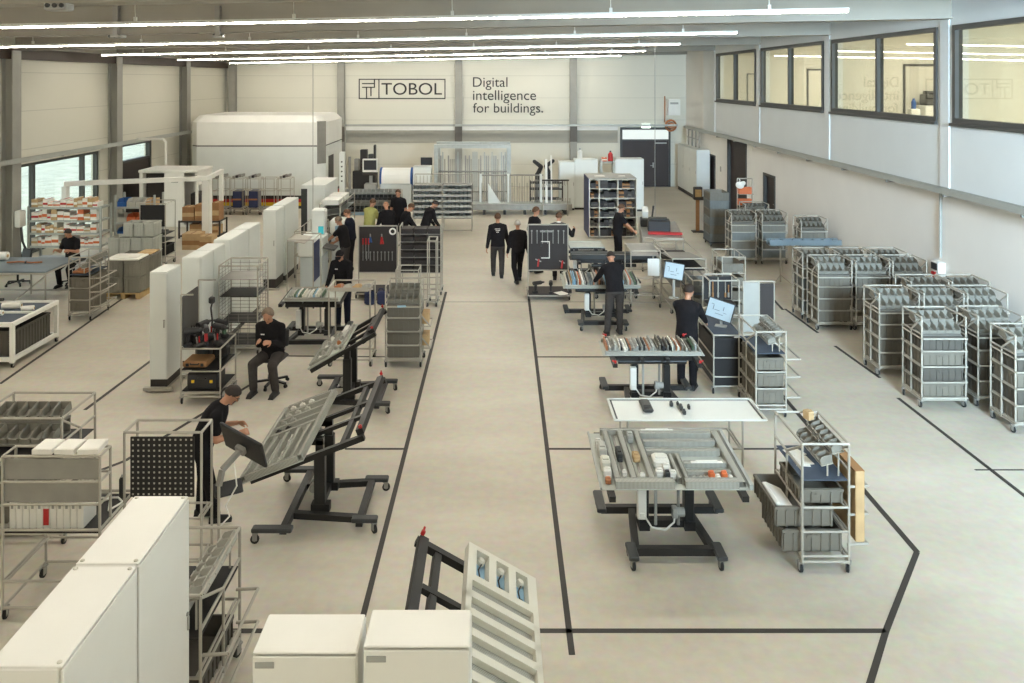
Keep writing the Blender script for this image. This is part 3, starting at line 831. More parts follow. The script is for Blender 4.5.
def enclosure(x, y, w, d, h, label, rz=0, plinth=.1, col='white_powder', z0=0.0, seam=True, eye=True, trolley=False, name='control_cabinet', plate=None, group=None):
    """sheet-steel control cabinet; w along local x, door on local -y"""
    t = thing(name, label, 'cabinet', (x, y, 0), rz, group)
    zb = z0 + plinth
    obj('body', MB().cbox((0, .012, (zb + h) / 2), (w, d - .024, h - zb), .008), col, t)
    dr = obj('door', MB().cbox((0, -d / 2 + .008, (zb + h) / 2), (w - .012, .016, h - zb - .02), .004), col, t)
    obj('lock', MB().tube((w / 2 - .05, -d / 2, (zb + h) / 2 + .1), (w / 2 - .05, -d / 2 - .012, (zb + h) / 2 + .1), .016).b2((w / 2 - .06, -d / 2 - .016, (zb + h) / 2 - .02), (w / 2 - .04, -d / 2 - .004, (zb + h) / 2 + .08)), 'plastic_grey', dr)
    obj('roof_plate', MB().cbox((0, .0, h + .006), (w - .01, d - .01, .016), .005), col, t)
    if eye:
        for sx in (-1, 1):
            for sy in (-1, 1): obj('lifting_cap', MB().lathe([(.015, 0), (.015, .006), (.008, .011), (.003, .012)], 10, (sx * (w / 2 - .035), sy * (d / 2 - .035), h + .013)), 'cream', t)
    if plinth > .02: obj('plinth', MB().b2((-w / 2 + .01, -d / 2 + .02, z0), (w / 2 - .01, d / 2 - .01, zb)), 'plinth', t)
    if plate: obj('name_plate', MB().cbox((-w / 2 + plate[0], -d / 2 - .002, h - plate[1]), (plate[2], .006, plate[3]), .002), 'plastic_grey', t)
    if trolley:
        m = MB().b2((-w / 2 - .09, -d / 2 - .05, z0 - .05), (w / 2 + .09, -d / 2 + .03, z0)); m.b2((-w / 2 - .09, d / 2 - .03, z0 - .05), (w / 2 + .09, d / 2 + .05, z0))
        m.b2((-w / 2 + .02, -d / 2 + .03, z0 - .05), (-w / 2 + .1, d / 2 - .03, z0 - .01)); m.b2((w / 2 - .1, -d / 2 + .03, z0 - .05), (w / 2 - .02, d / 2 - .03, z0 - .01))
        obj('transport_frame', m, 'tube', t)
        for sx in (-1, 1):
            for sy in (-1, 1): link('caster', caster_mesh(.035, z0 - .045 if z0 > .1 else .06), t, (sx * (w / 2 + .05), sy * d / 2, 0))
    return t
# ================================================================= people
def ik(a, c, l1, l2, hint):
    a, c = Vector(a), Vector(c); d = c - a; L = d.length
    if L > (l1 + l2) * .999: c = a + d * ((l1 + l2) * .999 / L); d = c - a; L = d.length
    if L < abs(l1 - l2) + .01: L = abs(l1 - l2) + .01
    u = d.normalized(); k = (l1 * l1 - l2 * l2 + L * L) / (2 * L); hgt = math.sqrt(max(0, l1 * l1 - k * k))
    h = Vector(hint); h = (h - u * h.dot(u))
    h = h.normalized() if h.length > 1e-4 else Vector((0, 0, 1))
    return a + u * k + h * hgt, c

def solid(name, mb, m, parent, vox, it=3):
    """fuse overlapping closed pieces into one continuous skin"""
    me = mb.mesh(name, m); o = bpy.data.objects.new(name, me); COL.objects.link(o)
    r = o.modifiers.new('r', 'REMESH'); r.mode = 'VOXEL'; r.voxel_size = vox
    s = o.modifiers.new('s', 'SMOOTH'); s.factor = .5; s.iterations = it
    dg = bpy.context.evaluated_depsgraph_get(); me2 = bpy.data.meshes.new_from_object(o.evaluated_get(dg))
    bpy.data.objects.remove(o); bpy.data.meshes.remove(me)
    for p in me2.polygons: p.use_smooth = True
    me2.name = name
    return link(name, me2, parent)

def person(x, y, rz, label, stature=1.78, lean=0.0, head=(0, 0), hands=None, feet=None, hipz=None, sleeve='long', top='cloth_black', trousers='cloth_black', hair='hair_dark', hairstyle='short', cap=False, glasses=False, curl=.5, sit=False, backprint=False, chestprint=False, collar=None, twist=0.0, z=0.0, hipshift=0.0, beard=False, shoes='shoe', side=0.0):
    """local axes: forward +y, right +x. lean = forward bend (deg); head = (pitch down, turn left) in degrees
    hands / feet = ((x,y,z) left, (x,y,z) right) targets of wrists and ankles in metres of a 1.78 m person"""
    K = stature / 1.78
    t = thing('person', label, 'person', (x, y, z), rz)
    up = Vector((0, 0, 1)); fw = Vector((0, 1, 0)); sd = Vector((1, 0, 0))
    P = Vector((0, hipshift, hipz if hipz else .97))
    ln = R(lean)
    ul = (up * math.cos(ln * .8) + fw * math.sin(ln * .8)).normalized()
    uu = (up * math.cos(ln * 1.12) + fw * math.sin(ln * 1.12)).normalized()
    tw = Matrix.Rotation(R(twist), 3, 'Z')
    fu = (fw * math.cos(ln * 1.12) - up * math.sin(ln * 1.12)); fl = (fw * math.cos(ln * .8) - up * math.sin(ln * .8))
    su = tw @ sd; fu = tw @ fu
    waist = P + ul * .17; chest = waist + uu * .2 + sd * side * .5; shl = waist + uu * .325 + sd * side; neck = waist + uu * .385 + sd * side
    # head
    hp, ht = R(head[0]), R(head[1])
    Hm = Matrix.Rotation(ht, 3, 'Z') @ Matrix.Rotation(-hp, 3, 'X')
    hu = Hm @ up; hf = Hm @ fw; hs = Hm @ sd
    nb = neck + uu * .03
    hc = nb + (uu * .5 + hu * .5).normalized() * .045 + hu * .078 + hf * .025
    HR = Matrix((hs, hf, hu)).transposed()
    def hp_(a, b, c): return hc + hs * a + hf * b + hu * c
    # limbs
    S = {}; 
    hands = hands or ((-.25, .08, .78), (.25, .08, .78))
    feet = feet or ((-.1, 0, .08), (.1, .03, .08))
    arms, legs = [], []
    for i, s in enumerate((-1, 1)):
        sh = shl + su * s * .18 - uu * .04
        el, wr = ik(sh, hands[i], .29, .265, (s * .3, -.65, -.75))
        arms.append((sh, el, wr, s))
        hj = P + sd * s * .095 - up * .03
        kn, an = ik(hj, feet[i], .43, .42, (s * .12, 1, .1 if not sit else .6))
        legs.append((hj, kn, an, s))
    b = MB()
    # torso + neck + head as one body
    b.loft([(P - ul * .09, sd * .12, fl * .085), (P, sd * .165, fl * .115), (waist, sd * .14, fl * .1), (chest, su * .17, fu * .12), (shl, su * .175, fu * .095), (neck, su * .075, fu * .065)])
    b.capsule(neck - uu * .03, hc - hu * .05, .056, .053)
    b.ball(hp_(0, 0, .015), (.077, .097, .094), 14, 10, 0, HR); b.ball(hp_(0, .02, -.055), (.058, .066, .062), 12, 8, 0, HR)
    b.capsule(hp_(0, .088, .012), hp_(0, .109, -.022), .011, .016, 8)               # nose
    b.capsule(hp_(-.034, .084, .034), hp_(.034, .084, .034), .014, .014, 8)          # brow
    b.ball(hp_(0, .078, -.092), (.026, .02, .018), 8, 6, 0, HR)                       # chin
    for s in (-1, 1):
        b.ball(hp_(s * .078, -.004, 0), (.012, .02, .032), 8, 6, 0, HR); b.ball(hp_(s * .04, .068, -.02), (.024, .02, .02), 8, 6, 0, HR)
    for sh, el, wr, s in arms:
        b.capsule(chest + su * s * .1, sh, .07, .06); b.capsule(sh, el, .054, .044); b.capsule(el, wr, .046, .029)
        # hand
        d = (wr - el).normalized(); d = (d + Vector((0, .15, -.1))).normalized()
        pn = (Vector((-s * .8, .1, -.5))); pn = (pn - d * pn.dot(d)).normalized()       # palm normal
        lat = d.cross(pn).normalized()
        if lat.dot(fw) < 0: lat = -lat                                               # thumb side
        pc = wr + d * .055
        b.loft([(wr - d * .01, lat * .026, pn * .021), (wr + d * .03, lat * .036, pn * .016), (wr + d * .085, lat * .041, pn * .013), (wr + d * .095, lat * .036, pn * .01)], 10)
        for k, (off, ln_) in enumerate(((.032, .072), (.011, .08), (-.011, .074), (-.032, .058))):
            c = curl * (1 + .12 * k); p0 = wr + d * .085 + lat * off
            d1 = (d * math.cos(c * .6) + pn * math.sin(c * .6)).normalized(); d2 = (d * math.cos(c * 1.5) + pn * math.sin(c * 1.5)).normalized(); d3 = (d * math.cos(c * 2.2) + pn * math.sin(c * 2.2)).normalized()
            p1 = p0 + d1 * ln_ * .45 + lat * off * .12; p2 = p1 + d2 * ln_ * .32; p3 = p2 + d3 * ln_ * .23
            b.capsule(p0 - d * .012, p1, .0105, .0098, 8); b.capsule(p1, p2, .0098, .009, 8); b.capsule(p2, p3, .009, .008, 8)
        q0 = wr + d * .03 + lat * .028; q1 = q0 + (lat * .7 + d * .65 + pn * .25).normalized() * .042; q2 = q1 + (lat * .25 + d * .9 + pn * .3).normalized() * .034
        b.capsule(q0, q1, .0135, .012, 8); b.capsule(q1, q2, .0115, .0095, 8)
    for hj, kn, an, s in legs:
        b.capsule(hj, kn, .082, .055); b.capsule(kn, an, .052, .036); b.capsule(kn + (an - kn) * .08, kn + (an - kn) * .42, .05, .05)
        b.capsule(an - up * .03 - fw * .03, an + fw * .13 - up * .05, .034, .028)
    body = solid('body', b, 'skin', t, .0085, 2)
    # shirt / jumper
    c = MB()
    c.loft([(P - ul * .05, sd * .198, fl * .15), (P + ul * .05, sd * .19, fl * .145), (waist, sd * .182, fl * .14), (chest, su * .208, fu * .155), (shl - uu * .02, su * .2, fu * .13), (shl + uu * .03, su * .14, fu * .105), (neck + uu * .01, su * .078, fu * .076)])
    for s in (-1, 1): c.capsule(neck - uu * .04 + su * s * .04, shl + su * s * .16 - uu * .02, .058, .066)
    for sh, el, wr, s in arms:
        c.capsule(chest + su * s * .1, sh, .09, .078); 
        if sleeve == 'long': c.capsule(sh, el, .076, .062); c.capsule(el, el + (wr - el) * .94, .062, .044)
        elif sleeve == 'rolled': c.capsule(sh, el, .065, .053); c.capsule(el, el + (wr - el) * .25, .053, .048)
        else: c.capsule(sh, sh + (el - sh) * .62, .077, .07)
    solid('jumper' if sleeve != 'short' else 't_shirt', c, top, t, .014, 3)
    # trousers
    c = MB()
    c.loft([(P - ul * .1, sd * .15, fl * .115), (P - ul * .02, sd * .19, fl * .14), (P + ul * .06, sd * .18, fl * .132)])
    for hj, kn, an, s in legs:
        c.capsule(hj, kn, .106, .08); c.capsule(kn, an + (kn - an) * .06, .08, .066)
    solid('trousers', c, trousers, t, .014, 3)
    for hj, kn, an, s in legs:
        c = MB(); f2 = fw if not sit else fw
        c.capsule(an - up * .02, an - up * .03 - f2 * .035, .056, .05); c.capsule(an - up * .03 - f2 * .03, an + f2 * .155 - up * .042, .052, .04)
        c.b2(an + Vector((-.045, -.085, -.082)), an + Vector((.045, .195, -.06)))
        solid('shoe', c, shoes, t, .012, 2)
    # hair: a shell of the skull without the face
    if hairstyle != 'bald':
        c = MB(); nu, nv = 20, 12; th = .009 if hairstyle == 'short' else .02
        vs, fs = [], []
        for j in range(nv + 1):
            v = j / nv
            for i in range(nu):
                a = 2 * PI * i / nu; front = (math.sin(a) + 1) / 2
                lo = R(-27) + front ** 2 * R(64)                     # hair line: low at the nape, high at the brow
                if hairstyle == 'receding': lo += front ** 3 * R(22)
                e = PI / 2 + (lo - PI / 2) * v
                rr = 1 + th * 10 * (.6 + .4 * math.sin(a * 7 + j))
                wgt = (.079 + th, .099 + th, .096 + th)
                vs.append(hp_(0, 0, .02) + HR @ Vector((wgt[0] * math.cos(e) * math.cos(a), wgt[1] * math.cos(e) * math.sin(a), wgt[2] * math.sin(e))))
        for j in range(nv):
            for i in range(nu): fs.append((j * nu + i, (j + 1) * nu + i, (j + 1) * nu + (i + 1) % nu, j * nu + (i + 1) % nu))
        n0 = len(vs)
        vs += [hp_(0, 0, .02) + (v - hp_(0, 0, .02)) * .93 for v in vs]
        fs += [tuple(n0 + q for q in reversed(f)) for f in fs]
        for i in range(nu): fs.append((nv * nu + i, n0 + nv * nu + i, n0 + nv * nu + (i + 1) % nu, nv * nu + (i + 1) % nu))
        c.add(vs, fs); obj('cap' if cap else 'hair', c, 'cloth_black' if cap else hair, t, smooth=True)
        if cap:
            c = MB().loft([(hp_(0, .085, .055), hs * .07, hu * .006), (hp_(0, .15, .045), hs * .055, hu * .004), (hp_(0, .165, .042), hs * .02, hu * .003)], 10)
            obj('cap_peak', c, 'cloth_black', t)
    for s in (-1, 1): obj('eye', MB().ball(hp_(s * .031, .087, .014), (.012, .008, .008), 8, 6, 0, HR), 'eye', t)
    obj('mouth', MB().ball(hp_(0, .088, -.058), (.023, .008, .006), 8, 6, 0, HR), 'lip', t)
    if glasses:
        g = MB()
        for s in (-1, 1):
            ring = [hp_(s * .033 + .024 * math.cos(a), .104, .012 + .017 * math.sin(a)) for a in [2 * PI * i / 10 for i in range(11)]]
            g.path(ring, .0022, 5); g.tube(hp_(s * .057, .104, .014), hp_(s * .082, .0, .016), .0022, 5)
        g.tube(hp_(-.009, .106, .014), hp_(.009, .106, .014), .0022, 5); obj('glasses', g, 'plastic_dark', t)
    if collar:
        obj('collar', MB().loft([(neck - uu * .0, su * .084, fu * .08), (neck + uu * .012, su * .076, fu * .073), (neck + uu * .028, su * .064, fu * .062)], 16), collar, t)
    if backprint:
        for i, wd in enumerate((.15, .11, .08)):
            c = MB(); xx = -wd / 2
            while xx < wd / 2 - .012: c.box(chest + uu * (.055 - i * .042) - fu * .153 + su * xx, (.014, .014, .018), Matrix((su, fu, uu)).transposed()); xx += .024
            obj('back_print', c, 'paper', t)
    if chestprint:
        c = MB(); xx = .05
        for i in range(4): c.box(chest + uu * .03 + fu * .152 + su * (xx + i * .016), (.01, .014, .014), Matrix((su, fu, uu)).transposed())
        obj('chest_print', c, 'paper', t)
    t.scale = (K, K, K)
    return t
# ================================================================= front of the hall
enclosure(-2.61, 5.79, .88, .43, 2.05, 'large white control cabinet at lower left, the farther of its pair', R(90))
enclosure(-2.61, 4.87, .92, .43, 2.05, 'large white control cabinet at lower left, cut by the bottom edge', R(90))
enclosure(-1.10, 4.73, .60, .34, 2.02, 'small white cabinet at the bottom edge, left one with grey name plate', 0, eye=False, plate=(.075, .055, .11, .035))
enclosure(-.45, 4.63, .60, .32, 2.12, 'small white cabinet at the bottom edge, right one beside the slotted grey panel', 0, eye=False, plate=(.075, .055, .11, .035))

# ---- tilted table with slotted grey panel at the bottom edge
M = worktable(-.2, 6.0, R(90), 'dark tilted assembly table at the bottom edge carrying the slotted grey panel', 1.18, R(29), 1.7, .75, ext=.06, low=.1)
M = M @ Matrix.Translation((0, -.24, .0))
o = panel(M, 1.9, .66, 'grey slotted panel with three openings on the tilted table at the bottom edge', z=.003)
cv = MB(); w2, d2, h0, h1 = .95, .33, .005, .075
def cov(x0, x1, y0, y1): cv.b2((x0, y0, h0), (x1, y1, h1))
cov(w2 - .06, w2, -d2, d2); cov(.46, .54, -d2, d2)
for a, b in ((-d2, -.245), (-.13, -.06), (.06, .13), (.25, d2)): cov(.54, w2 - .06, a, b)
xs = [.46, .33, .25, .12, .04, -.09, -.17, -.30, -.38, -.51, -.59, -.72, -.8, -.95]
for i in range(1, len(xs) - 1, 2): cov(xs[i + 1], xs[i], -d2, d2)
cov(-.95, .46, -d2, -d2 + .05); cov(-.95, .46, d2 - .05, d2)
obj('cover', cv, 'cream', o)
for i in range(0, len(xs) - 1, 2): obj('wire_slot', MB().b2((xs[i + 1], -d2 + .05, .005), (xs[i], d2 - .05, .03)), 'duct_x', o)
for k, y in enumerate((-.19, 0, .19)):
    obj('blue_backing', MB().b2((.55, y - .05, .005), (.88, y + .05, .012)), 'blue_pale', o)
    obj('round_socket', MB().lathe([(.035, 0), (.035, .03), (.025, .045), (.01, .046)], 14, (.83, y, .012)), 'cream', o)
    obj('wire', MB().path([Vector((.8, y - .01, .03)), Vector((.7, y + .02, .035)), Vector((.6, y, .03))], .006), 'plastic_dark', o)
    if k < 2: device(o, .58, y, .04, .05, .03, 'graphite', 'connector')
device(o, .14, .24, .06, .06, .03, 'paper', 'paper_tag', False)

# ---- tilted table A with the man in glasses
M = worktable(-2.12, 9.85, R(-90), 'dark tilted assembly table left of the aisle, nearest one, with large duct panel', 1.08, R(21), 1.95, .8, ext=.16, low=.2, flip=True)
o = panel(M @ Matrix.Translation((0, -.4, 0)), 1.95, .74, 'grey panel of long cable ducts on the nearest tilted table left of the aisle', z=.003)
# local x runs towards the viewer here, local y up the slope
for y in (-.34, .34): duct(o, (-.95, y), (.95, y), .055, .07)
for x in (-.94, -.02, .94): duct(o, (x, -.31), (x, .31), .055, .07)
for y in (-.2, -.05, .1, .23): duct(o, (.03, y), (.9, y), .05, .065); 
for y in (-.13, .03, .17): rail(o, (.06, y), (.88, y))
for x in (-.72, -.48, -.25): duct(o, (x, -.3), (x, .3), .05, .065)
for x in (-.84, -.6, -.36, -.13): rail(o, (x, -.28), (x, .28))
for i in range(10): device(o, -.84 + .24 * (i % 4), -.22 + .13 * (i // 4), .045, .07, .06, ['plastic_white', 'bin_pale', 'plastic_grey', 'plastic_dark'][i % 4], 'terminal_block')
for i in range(5): device(o, .15 + .15 * i, .03, .05, .035, .03, ['paper', 'plastic_white', 'bin_pale'][i % 3], 'terminal_block')

# ---- tilted table B
M = worktable(-2.42, 13.2, R(-90), 'dark tilted assembly table left of the aisle, second one, with small steep panel', 1.05, R(30), 1.4, .7, ext=.12, low=.15, flip=True)
o = panel(M @ Matrix.Translation((0, -.3, 0)), 1.25, .64, 'small steep grey panel with white ducts on the second tilted table', z=.003, rim=.03)
for y in (-.27, .0, .27): duct(o, (-.58, y), (.58, y), .05, .06)
for x in (-.58, .1, .58): duct(o, (x, -.24), (x, -.03), .045, .06)
for i in range(9): device(o, -.5 + .12 * i, [-.13, .13][i % 2], .06, .05, .05, ['plastic_white', 'copper', 'bin_pale', 'plastic_grey'][i % 4], 'terminal_block')
for i in range(3): device(o, -.45 + .1 * i, .2, .07, .1, .1, 'plastic_white', 'contactor')

# ---- table C
M = worktable(-3.7, 16.25, 0, 'dark assembly table in front of the man in the dark cap', .92, R(4), 1.3, .8, clamps=False)
busy_panel(M, 1.15, .7, 'flat panel of green and white devices on the table before the capped man', 3, ['plastic_white', 'bin_pale', 'green', 'galv', 'cream', 'plastic_grey', 'blue_pale'], 20, .07, .003)

# ---- table D, front right
M = worktable(1.95, 9.25, 0, 'dark assembly table in the front right with flat open duct panel', .88, R(3), 1.62, 1.2, clamps=False, barx=1.15)
o = panel(M @ Matrix.Translation((0, .04, 0)), 1.66, 1.24, 'large flat grey panel with ducts and few devices on the front right table', z=.003)
obj('edge_rail', MB().b2((.79, -.62, .005), (.83, .62, .06)), 'galv', o); obj('edge_rail', MB().b2((-.83, -.62, .005), (-.81, .62, .03)), 'galv', o)
for x in (-.62, -.44, -.24): duct(o, (x, -.5), (x, .58), .07, .07)
duct(o, (-.66, -.56), (-.02, -.56), .09, .08); duct(o, (.1, -.56), (.68, -.56), .09, .08); duct(o, (-.68, .59), (-.24, .59), .05, .07)
duct(o, (.72, -.58), (.64, .58) if False else (.72, .58), .09, .07)
duct(o, (.06, -.5), (.06, .02), .05, .07); duct(o, (.14, -.5), (.14, .02), .05, .07)
for y in (.52, .32, .1): duct(o, (-.2, y), (.66, y), .07, .07)
for y in (-.16, -.34): duct(o, (.18, y), (.66, y), .06, .06)
for y in (.42, .21, -.04, -.25, -.45): rail(o, (-.18 if y > 0 else .2, y), (.64, y))
for x in (-.53, -.34): rail(o, (x, -.5), (x, .55))
for (x, y, a, b, h, c, n) in ((-.74, .3, .07, .08, .08, 'plastic_white', 'contactor'), (-.72, .1, .09, .22, .12, 'bin_pale', 'drive_unit'), (-.74, .18, .06, .05, .1, 'plastic_white', 'contactor'), (-.72, -.2, .1, .16, .12, 'cream', 'drive_unit'), (-.72, -.38, .08, .1, .1, 'plastic_white', 'contactor'), (-.73, -.5, .06, .07, .06, 'copper', 'transformer'), (-.53, .02, .06, .2, .1, 'graphite', 'relay'), (-.53, -.36, .05, .06, .06, 'plastic_white', 'terminal_block'), (-.34, .42, .07, .12, .1, 'plastic_grey', 'relay'), (-.34, -.02, .08, .13, .08, 'cardboard', 'transformer'), (-.34, -.42, .06, .06, .06, 'plastic_white', 'terminal_block'), (-.08, -.12, .18, .2, .1, 'plastic_white', 'power_supply'), (-.14, -.36, .08, .08, .08, 'plastic_white', 'contactor'), (-.05, -.3, .08, .08, .1, 'paper', 'contactor'), (.0, -.4, .08, .08, .08, 'plastic_white', 'contactor'), (-.06, -.42, .05, .08, .09, 'graphite', 'relay'), (.42, -.45, .06, .08, .1, 'orange', 'emergency_relay'), (.56, -.45, .06, .08, .1, 'orange', 'emergency_relay'), (.49, -.45, .05, .06, .06, 'paper', 'terminal_block'), (.63, -.45, .05, .06, .05, 'paper', 'terminal_block')):
    device(o, x, y, a, b, h, c, n)
for i in range(6): device(o, .2 + .035 * i, -.45, .03, .06, .04, ['plastic_grey', 'bin_pale'][i % 2], 'terminal_block', False)
for (a, b) in ((.12, .5), (.44, -.24)): device(o, a - .1 if b > 0 else a, b + .08, .4 if b > 0 else .36, .04, .06, 'paper', 'label_strip', False)

# ---- table E: long white panel on a tube stand
t = tube_rack(2.45, 10.72, 1.5, .6, .9, 0, 'tube stand under the long white panel behind the front right table', 'panel_stand', top='both', mid=False, diag=False, levels=[.5], rails=None)
o = panel(Matrix.Translation((2.49, 10.62, .915)), 1.95, .68, 'long flat white panel with black rim on a tube stand', col='white_cool', rim=.025)
obj('rim_line', MB().b2((-.93, -.33, .005), (.93, -.315, .012)).b2((-.93, .315, .005), (.93, .33, .012)).b2((-.95, -.33, .005), (-.93, .33, .012)).b2((.93, -.33, .005), (.95, .33, .012)), 'graphite', o)
for (x, y, a, b, h) in ((-.5, .06, .14, .36, .05), (-.15, .12, .04, .07, .05), (-.05, .0, .04, .1, .06), (.06, .02, .03, .06, .05), (-.04, -.14, .04, .08, .05), (-.06, .14, .03, .05, .04)): device(o, x, y, a, b, h, 'graphite', 'terminal_block')

# ---- table F and G with packed panels
M = worktable(2.5, 13.05, 0, 'dark assembly table behind the long white panel, with red clamps', .92, R(3), 1.5, .85, ext=0, low=.1)
busy_panel(M, 1.62, .62, 'packed device panel on the table with red clamps', 11, DEVC, 58, .12, .003, .7)
M = worktable(2.25, 17.5, 0, 'dark assembly table in front of the bending man in grey trousers', .9, R(5), 1.6, .95, clamps=False)
busy_panel(M, 1.68, .95, 'packed colourful device panel before the bending man in grey trousers', 23, DEVC + ['yellow', 'orange', 'cream', 'cardboard', 'paper', 'blue_pale'], 58, .13, .003, .7)

# ---- parts trolley front right
def parts_trolley(x0, x1, y0, y1, h, nm, arms=(), crates=(), bins=6, zdeck=1.0, side=1, rz=0, deckm='mat_blue', levels=(.2, .46, .72), traylab=True, bcol='bin'):
    x, y, w, d = (x0 + x1) / 2, (y0 + y1) / 2, x1 - x0, y1 - y0
    t = tube_rack(x, y, w, d, h, rz, nm, 'parts_trolley', levels=levels, rails=None, top='both', deck=[(zdeck, deckm)], arms=arms or None)
    sn = short(nm)
    if bins:
        tr = MB(); n = bins; bw = d * .84 / n; rows = ((side * w * .12, zdeck + .13), (side * w * .36, zdeck + .26))
        for rx, z in rows:
            tr.box((rx, .04, z), (.13, d * .86, .01), (0, -side * R(14), 0))
            for ry in (-d * .38, d * .46): tr.tube((rx, ry, zdeck + .012), (rx, ry, z), .01)
        obj('bin_tray', tr, 'tube', t)
        for rx, z in rows:
            for i in range(n):
                b = link('picking_bin', bin_mesh(bw - .008, .13, .085, bcol), None, xform(x, y, rz, (rx, .04 - d * .42 + bw * (i + .5), z + .008)), (R(14), 0, rz - side * R(90)))
                tag(b, 'small grey bin on tray of ' + sn, 'bin', 'bins of ' + sn)
    for k, (cx, cy, z, cw, cd, ch, col, lab) in enumerate(crates): crate(xform(x, y, rz, (cx, cy, z)), cw, cd, ch, col, lab, None, rz)
    return t
parts_trolley(3.27, 3.77, 8.57, 9.4, 1.4, 'silver parts trolley in the front right, nearest the right aisle', (1, [.3, .62, .92], .22, 1), [
    (-.12, -.02, .213, .62, .66, .24, 'crate', 'grey crate on the bottom level of the front right parts trolley'),
    (-.2, .02, .473, .6, .7, .22, 'crate', 'long grey crate with white parts sticking out left of the front right trolley'),
    (-.02, -.05, .733, .44, .6, .16, 'crate', 'flat grey crate under the worktop of the front right parts trolley')], bins=6)
m = MB().cbox((0, 0, .38), (.1, .62, .76), .008); c = thing('cardboard_box', 'tall flat brown cardboard box carried on the right arms of the front trolley', 'box', (3.9, 8.9, .335)); obj('carton', m, 'cardboard', c)
obj('flap', MB().b2((-.052, -.3, .745), (.052, .3, .764)), 'cardboard_dark', c)
for (dx, dy, rz_, nm) in ((-.12, .2, .2, 'white paper sheets lying at the back of the front right trolley worktop'), (-.1, .0, -.15, 'white paper sheets lying in the middle of the front right trolley worktop')):
    o = obj('paper_sheets', MB().box((0, 0, .004), (.15, .21, .006), (0, 0, rz_)).box((.03, .02, .011), (.15, .2, .006), (0, 0, rz_ + .25)), 'paper', None, (3.52 + dx, 8.98 + dy, 1.012)); tag(o, nm, 'paper')
o = obj('packing_foam', MB().cbox((0, 0, 0), (.24, .5, .05), .02, (0, R(24), 0)), 'paper', None, (3.16, 8.98, .62)); tag(o, 'white packing sheet in the long crate of the front right trolley', 'packing')
o = obj('small_carton', MB().cbox((0, 0, .05), (.08, .1, .1), .006).b2((-.042, -.01, .095), (.042, .01, .104)), 'cardboard', None, (3.62, 9.3, 1.36), (0, 0, .4)); tag(o, 'small brown carton on top of the front right trolley bins', 'box')

# ---- front left: rack with binders
t = tube_rack(-4.36, 8.2, .95, .75, .9, 0, 'silver tube rack with white binders at the left edge', 'tube_rack', levels=[.4], rails=None, top='both', mid=False, diag=False, deck=[(.86, 'peg_black')])
uf = MB()
for sx in (-1, 1):
    for y in (-.375, -.16): uf.tube((sx * .475, y, .9), (sx * .475, y, 1.62), .014)
    for z in (1.15, 1.37, 1.62): uf.tube((sx * .475, -.375, z), (sx * .475, -.16, z), .012)
for z in (1.15, 1.37, 1.62): uf.tube((-.475, -.375, z), (.475, -.375, z), .013); uf.tube((-.475, -.16, z), (.475, -.16, z), .013)
obj('upper_frame', uf, 'tube', t)
for z in (1.17, 1.39): obj('back_board', MB().b2((-.46, -.37, z), (.46, -.355, z + .2)), 'steel', t)
n = 11
bm_ = cached('binder', lambda: MB().cbox((0, 0, .155), (.062, .26, .31), .006).b2((-.02, -.134, .19), (.02, -.129, .27)).mesh('binder', 'paper'))
for i in range(n):
    red = i == 5
    b = link('binder', bm_, None, (-4.78 + i * .067, 8.02, .873), (0, 0, 0))
    tag(b, 'white binder with red spine label in the row on the left rack' if red else 'plain white binder in the row on the left rack', 'binder', None if red else 'white binders on the left rack')
    obj('spine_label', MB().b2((-.026, -.139, .04), (.026, -.1295, .2)) if red else MB().b2((-.012, -.136, .2), (.012, -.1295, .26)), 'red' if red else 'plastic_grey', b)
for k in range(3):
    o = obj('paper_stack', MB().cbox((0, 0, .025), (.2, .24, .05), .003).b2((-.09, -.11, .05), (.09, .1, .054)), 'paper', None, (-4.45 + k * .22, 7.94, 1.636), (0, 0, rnd.uniform(-.1, .1))); tag(o, 'white stack of papers on top of the left binder rack, %s' % ['left one', 'middle one', 'right one'][k], 'paper')
cb = MB(); cb.path([Vector((-4.2, 8.3, .89)), Vector((-4.05, 8.38, .92)), Vector((-3.98, 8.2, .89)), Vector((-3.9, 8.34, .9)), Vector((-4.0, 8.45, .89)), Vector((-4.2, 8.42, .9))], .01); o = obj('loose_cable', cb, 'plastic_white'); tag(o, 'loose white cables beside the binders on the left rack', 'cable')
o = thing('spray_can', 'dark spray can on the deck of the left binder rack', 'can', (-3.98, 8.5, .873)); obj('can_body', MB().lathe([(.033, 0), (.033, .19), (.02, .21)], 14), 'plastic_dark', o); obj('nozzle', MB().lathe([(.012, .21), (.012, .235)], 10), 'plastic_grey', o)
# rack behind it with bins
t = parts_trolley(-5.95, -4.95, 9.1, 9.85, 1.45, 'silver trolley of grey bins behind the binder rack', (), [(-.2, .0, .213, .6, .6, .22, 'crate', 'grey crate on the lowest level of the trolley behind the binder rack'), (-.2, 0, .473, .6, .6, .22, 'crate', 'grey crate on the second level of the trolley behind the binder rack')], bins=0, deckm='peg_black')
for k, z in enumerate((1.1, 1.28)):
    bins_row(-5.55, 9.5, 0, z, -.1 + .2 * k, .8, 6, .22, .11, 'bin', 'grey bin on the trolley behind the binder rack', 'bins on the trolley behind the binder rack')
obj('bin_tray', MB().b2((-.48, -.2, 1.05), (.3, .2, 1.07)).b2((-.48, .02, 1.23), (.3, .2, 1.25)).b2((-.48, .17, 1.05), (.3, .19, 1.25)), 'tube_dark', t)
